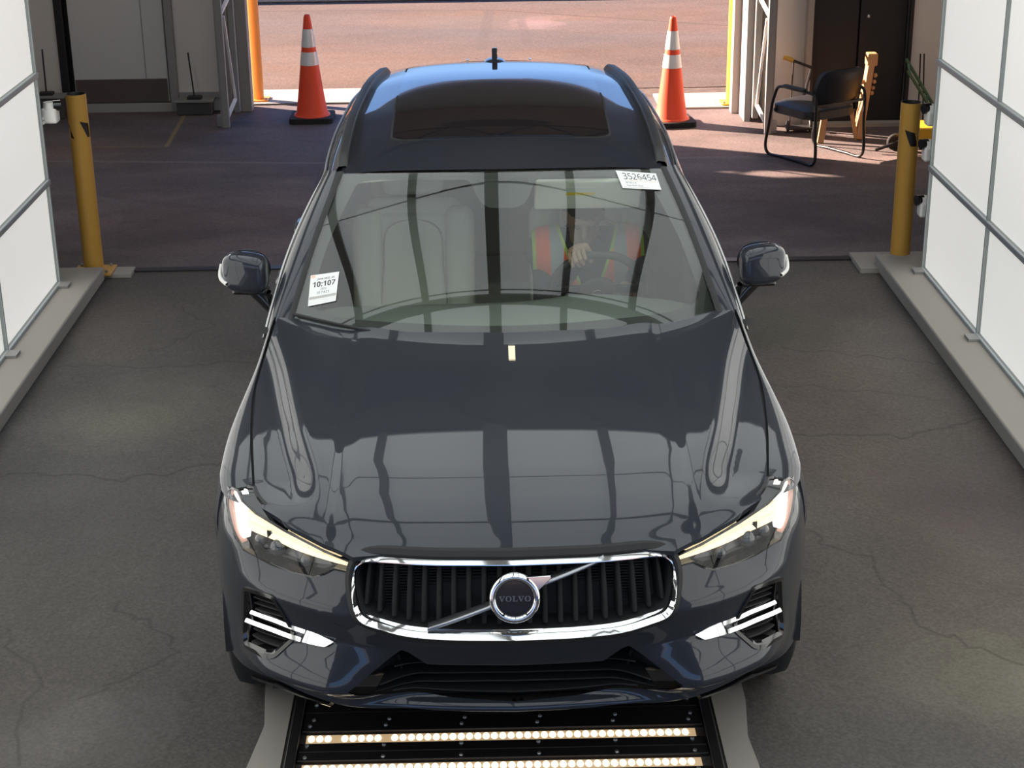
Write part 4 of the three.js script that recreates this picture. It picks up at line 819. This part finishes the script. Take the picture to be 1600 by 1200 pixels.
// flood lamp under the dark roof behind the lit ceiling
{
  const t = thing('flood_lamp', 'small warm flood lamp under the dark roof above the car', 'lamp', [.11, 3.36, -4.88]);
  mesh('lamp_case', box(.11, .06, .34, 0, .04, 0, .01), MAT.black, t);
  mesh('lamp_face', box(.055, .012, .27, 0, .004, 0, .003), glow(1, .82, .55, 6), t);
  mesh('hanger', box(.02, .30, .02, 0, .21, 0), MAT.black, t);
  const l = new THREE.RectAreaLight(lin(1, .82, .55), 5, .055, .27); l.position.set(.11, 3.352, -4.88); l.lookAt(.11, 0, -4.88); scene.add(l);
}
// strip lamps under the dark roof at the back, over both sides of the exit
for (const [x, label] of [[-3.3, 'long strip lamp under the dark roof on the left, before the grey door'], [3.3, 'long strip lamp under the dark roof on the right, before the dark doorway']]) {
  const t = thing('strip_lamp', label, 'lamp', [x, 3.5, -8.1], 0, 'strip lamps under the dark roof');
  mesh('lamp_tray', box(.34, .06, 2.5, 0, .05, 0, .01), MAT.white, t);
  mesh('lamp_tube', box(.28, .02, 2.4, 0, .012, 0, .006), glow(1, .96, .9, 1.5), t);
  for (const z of [-.9, .9]) mesh('hanger', box(.02, .16, .02, 0, .15, z), MAT.steel, t);
  const l = new THREE.RectAreaLight(lin(1, .96, .92), 9, .28, 2.4); l.position.set(x, 3.495, -8.1); l.lookAt(x, 0, -8.1); scene.add(l);
}
// ---------- the driver ----------
{
  const p = thing('person', 'driver in an orange and lime safety vest holding the steering wheel with one hand raised', 'person', [.36, .66, -2.5]);
  const O = [.36, .66, -2.5], L = (q) => sub3(q, O);
  const skin = std(.27, .16, .11, .6), cloth = std(.035, .036, .042, .85);
  const wheelC = [.375, 1.005, -2.07], tilt = .42, wr = .182;
  const rimPoint = (f) => { const x = Math.sin(f) * wr, y = Math.cos(f) * wr; return [wheelC[0] + x, wheelC[1] + y * Math.cos(tilt), wheelC[2] + y * Math.sin(tilt)]; };
  const grip = rimPoint(-.44), grip2 = rimPoint(2.1);
  const handAt = (f) => {
    const c = rimPoint(f), er = unit3(sub3(c, wheelC)), en = [0, -Math.sin(tilt), Math.cos(tilt)], et = unit3(cross3(er, en));
    return { c, P: (r, n, t) => c.map((v, i) => v + er[i] * r + en[i] * n + et[i] * t) };
  };
  const h1 = handAt(-.44), h2 = handAt(2.1), wrist1 = h1.P(-.045, -.075, .0), wrist2 = h2.P(-.03, -.085, .0);
  const B = { hip: [.375, .70, -2.56], belly: [.372, .82, -2.56], chest: [.362, .98, -2.52], sl: [.185, 1.055, -2.50], sr: [.545, 1.055, -2.52], neck: [.355, 1.08, -2.49], head: [.338, 1.20, -2.42], el: [.165, .79, -2.40], er: [.60, .85, -2.38] };
  const torso = (q) => {
    const w = (a, b, ra, rb, k) => { const m = [lerp(a[0], q[0], k), q[1], q[2]]; return capsule([a[0] + (q[0] - a[0]) * k, q[1], q[2]], a, b, ra, rb); };
    let d = w(B.hip, B.belly, .13, .13, .72); d = smin(d, w(B.belly, B.chest, .13, .125, .62), .06);
    d = smin(d, capsule(q, B.sl, B.sr, .072, .072), .10); return d;
  };
  const body = (q) => {
    let d = torso(q); d = smin(d, capsule(q, [B.neck[0], 1.04, B.neck[2]], B.head, .055, .05), .05);
    d = smin(d, capsule(q, B.sl, B.el, .058, .040), .03); d = smin(d, capsule(q, B.el, wrist1, .038, .030), .02);
    d = smin(d, capsule(q, B.sr, B.er, .062, .048), .04); d = smin(d, capsule(q, B.er, wrist2, .046, .032), .025);
    d = smin(d, capsule(q, [.30, .70, -2.50], [.27, .70, -2.12], .085, .07), .05); d = smin(d, capsule(q, [.46, .70, -2.50], [.49, .70, -2.12], .085, .07), .05);
    d = smin(d, capsule(q, [.27, .70, -2.12], [.28, .46, -1.95], .065, .05), .04); d = smin(d, capsule(q, [.49, .70, -2.12], [.48, .46, -1.95], .065, .05), .04);
    return d;
  };
  // head bowed a little: local frame
  const hc = B.head, ca = Math.cos(.38), sa = Math.sin(.38);
  const head = (q) => {
    const x = q[0] - hc[0], y0 = q[1] - hc[1], z0 = q[2] - hc[2], y = y0 * ca + z0 * sa, z = -y0 * sa + z0 * ca, l = (a, b, r, s) => capsule([x, y, z], a, b, r, s);
    let d = Math.hypot(x / .076, (y - .025) / .098, (z + .012) / .096) * .085 - .085; d = smin(d, Math.hypot(x / .058, (y + .06) / .062, (z - .03) / .062) * .06 - .06, .035);
    d = smin(d, l([0, .02, .088], [0, -.022, .105], .010, .014), .012); d = smin(d, l([-.02, -.06, .082], [.02, -.06, .082], .009, .009), .01); d = smin(d, l([-.035, .034, .078], [.035, .034, .078], .010, .010), .012);
    for (const s of [-1, 1]) d = smin(d, Math.hypot((x - s * .080) / .5, y - .005, (z + .012) / .8) - .024, .01);
    for (const s of [-1, 1]) d = Math.max(d, -(Math.hypot(x - s * .031, y - .016, z - .094) - .013));
    return d;
  };
  const hand = (h, s) => (q) => {
    let d = 1; const C = (a, b, ra, rb, k = .008) => { d = smin(d, capsule(q, a, b, ra, rb), k); };
    C(h.P(-.045, -.075, 0), h.P(-.01, -.05, 0), .030, .030, .02); C(h.P(.0, -.045, -.026), h.P(.0, -.045, .026), .022, .022, .02);
    for (let k = 0; k < 4; k++) {
      const t = (k - 1.5) * .0195, len = [.82, 1, .95, .72][s > 0 ? k : 3 - k], A = (a) => h.P(Math.cos(a) * .0285, Math.sin(a) * .0285, t), r = [.0092, .0096, .0092, .0082][s > 0 ? k : 3 - k], a0 = -1.35, a3 = a0 + 3.6 * len;
      C(h.P(.012, -.045, t), A(a0 + .2), r + .001, r, .006); C(A(a0 + .2), A(lerp(a0, a3, .38)), r, r, .002); C(A(lerp(a0, a3, .38)), A(lerp(a0, a3, .7)), r, r * .95, .002); C(A(lerp(a0, a3, .7)), A(a3), r * .95, r * .85, .002);
    }
    C(h.P(-.005, -.045, s * .030), h.P(-.022, -.022, s * .044), .012, .011, .008); C(h.P(-.022, -.022, s * .044), h.P(-.030, .006, s * .036), .011, .009, .004);
    return d;
  };
  const at = (g) => g.translate(-O[0], -O[1], -O[2]);
  mesh('body', [at(fieldMesh(head, [hc[0], hc[1], hc[2]], .17, 64)), at(fieldMesh(hand(h1, 1), h1.P(-.01, -.03, 0), .10, 64)), at(fieldMesh(hand(h2, -1), h2.P(-.01, -.03, 0), .10, 64)), at(fieldMesh((q) => Math.min(capsule(q, B.el, wrist1, .030, .026), capsule(q, B.er, wrist2, .030, .026), capsule(q, [B.neck[0], 1.04, B.neck[2]], B.head, .055, .05)), [.36, .98, -2.3], .36, 72))], skin, p);
  mesh('shirt', at(fieldMesh((q) => Math.max(body(q), q[1] - 1.125 , Math.max(.045 - Math.hypot(...sub3(q, wrist1)), .045 - Math.hypot(...sub3(q, wrist2)))), [.36, .80, -2.32], .52, 92)), cloth, p, 'dark shirt and trousers');
  const vg = fieldMesh((q) => torso(q) - .014, [.365, .92, -2.52], .34, 112), vp = vg.attributes.position;
  const zone = (x, y) => { const c = lerp(.372, .358, (y - .7) / .4), dx = Math.abs(x - c), v = Math.max(0, .012 + (y - .86) * .36); return dx < v || dx > .235 || y < .70 ? null : dx < v + .014 || dx > .220 ? [.45, .62, .03] : dx > .105 && dx < .160 ? [.33, .36, .37] : (y > .84 && y < .885) ? [.33, .36, .37] : [1.0, .13, .04]; };
  const N = 512, cloth8 = new Uint8Array(N * N * 4), x0 = .08, y0 = .62, span = .6, enc = (v) => Math.round(255 * (v <= .0031308 ? v * 12.92 : 1.055 * v ** (1 / 2.4) - .055));
  for (let j = 0; j < N; j++) for (let i = 0; i < N; i++) { const c = zone(x0 + (i + .5) / N * span, y0 + (j + .5) / N * span), o = (j * N + i) * 4; (c ?? [.45, .62, .03]).forEach((v, k) => { cloth8[o + k] = enc(v); }); cloth8[o + 3] = c ? 255 : 0; }
  const vt = new THREE.DataTexture(cloth8, N, N); vt.colorSpace = THREE.SRGBColorSpace; vt.magFilter = THREE.LinearFilter; vt.needsUpdate = true;
  for (let i = 0; i < vp.count; i++) vg.attributes.uv.setXY(i, (vp.getX(i) - x0) / span, (vp.getY(i) - y0) / span);
  mesh('vest', at(vg), new THREE.MeshStandardMaterial({ map: vt, alphaTest: .5, roughness: .7, side: THREE.DoubleSide }), p, 'orange vest with lime edges and grey bands');
  mesh('hair', at(fieldMesh((q) => { const y0 = q[1] - hc[1], z0 = q[2] - hc[2], y = y0 * ca + z0 * sa, z = -y0 * sa + z0 * ca; return Math.max(head(q) - .008, Math.min(z * .8 + .035 - y * .9, 1) > 0 && y < .055 ? .02 : -1, -(y + .05)); }, hc, .17, 56)), std(.02, .017, .015, .8), p, 'short dark hair');
  for (const s of [-1, 1]) { const e = [s * .031, .016, .078], y = e[1] * ca - e[2] * sa, z = e[1] * sa + e[2] * ca; mesh('eye', new THREE.SphereGeometry(.0125, 14, 10).translate(hc[0] + e[0] - O[0], hc[1] + y - O[1], hc[2] + z - O[2]), std(.05, .04, .035, .2), p); }
}
renderer.render(scene, camera);
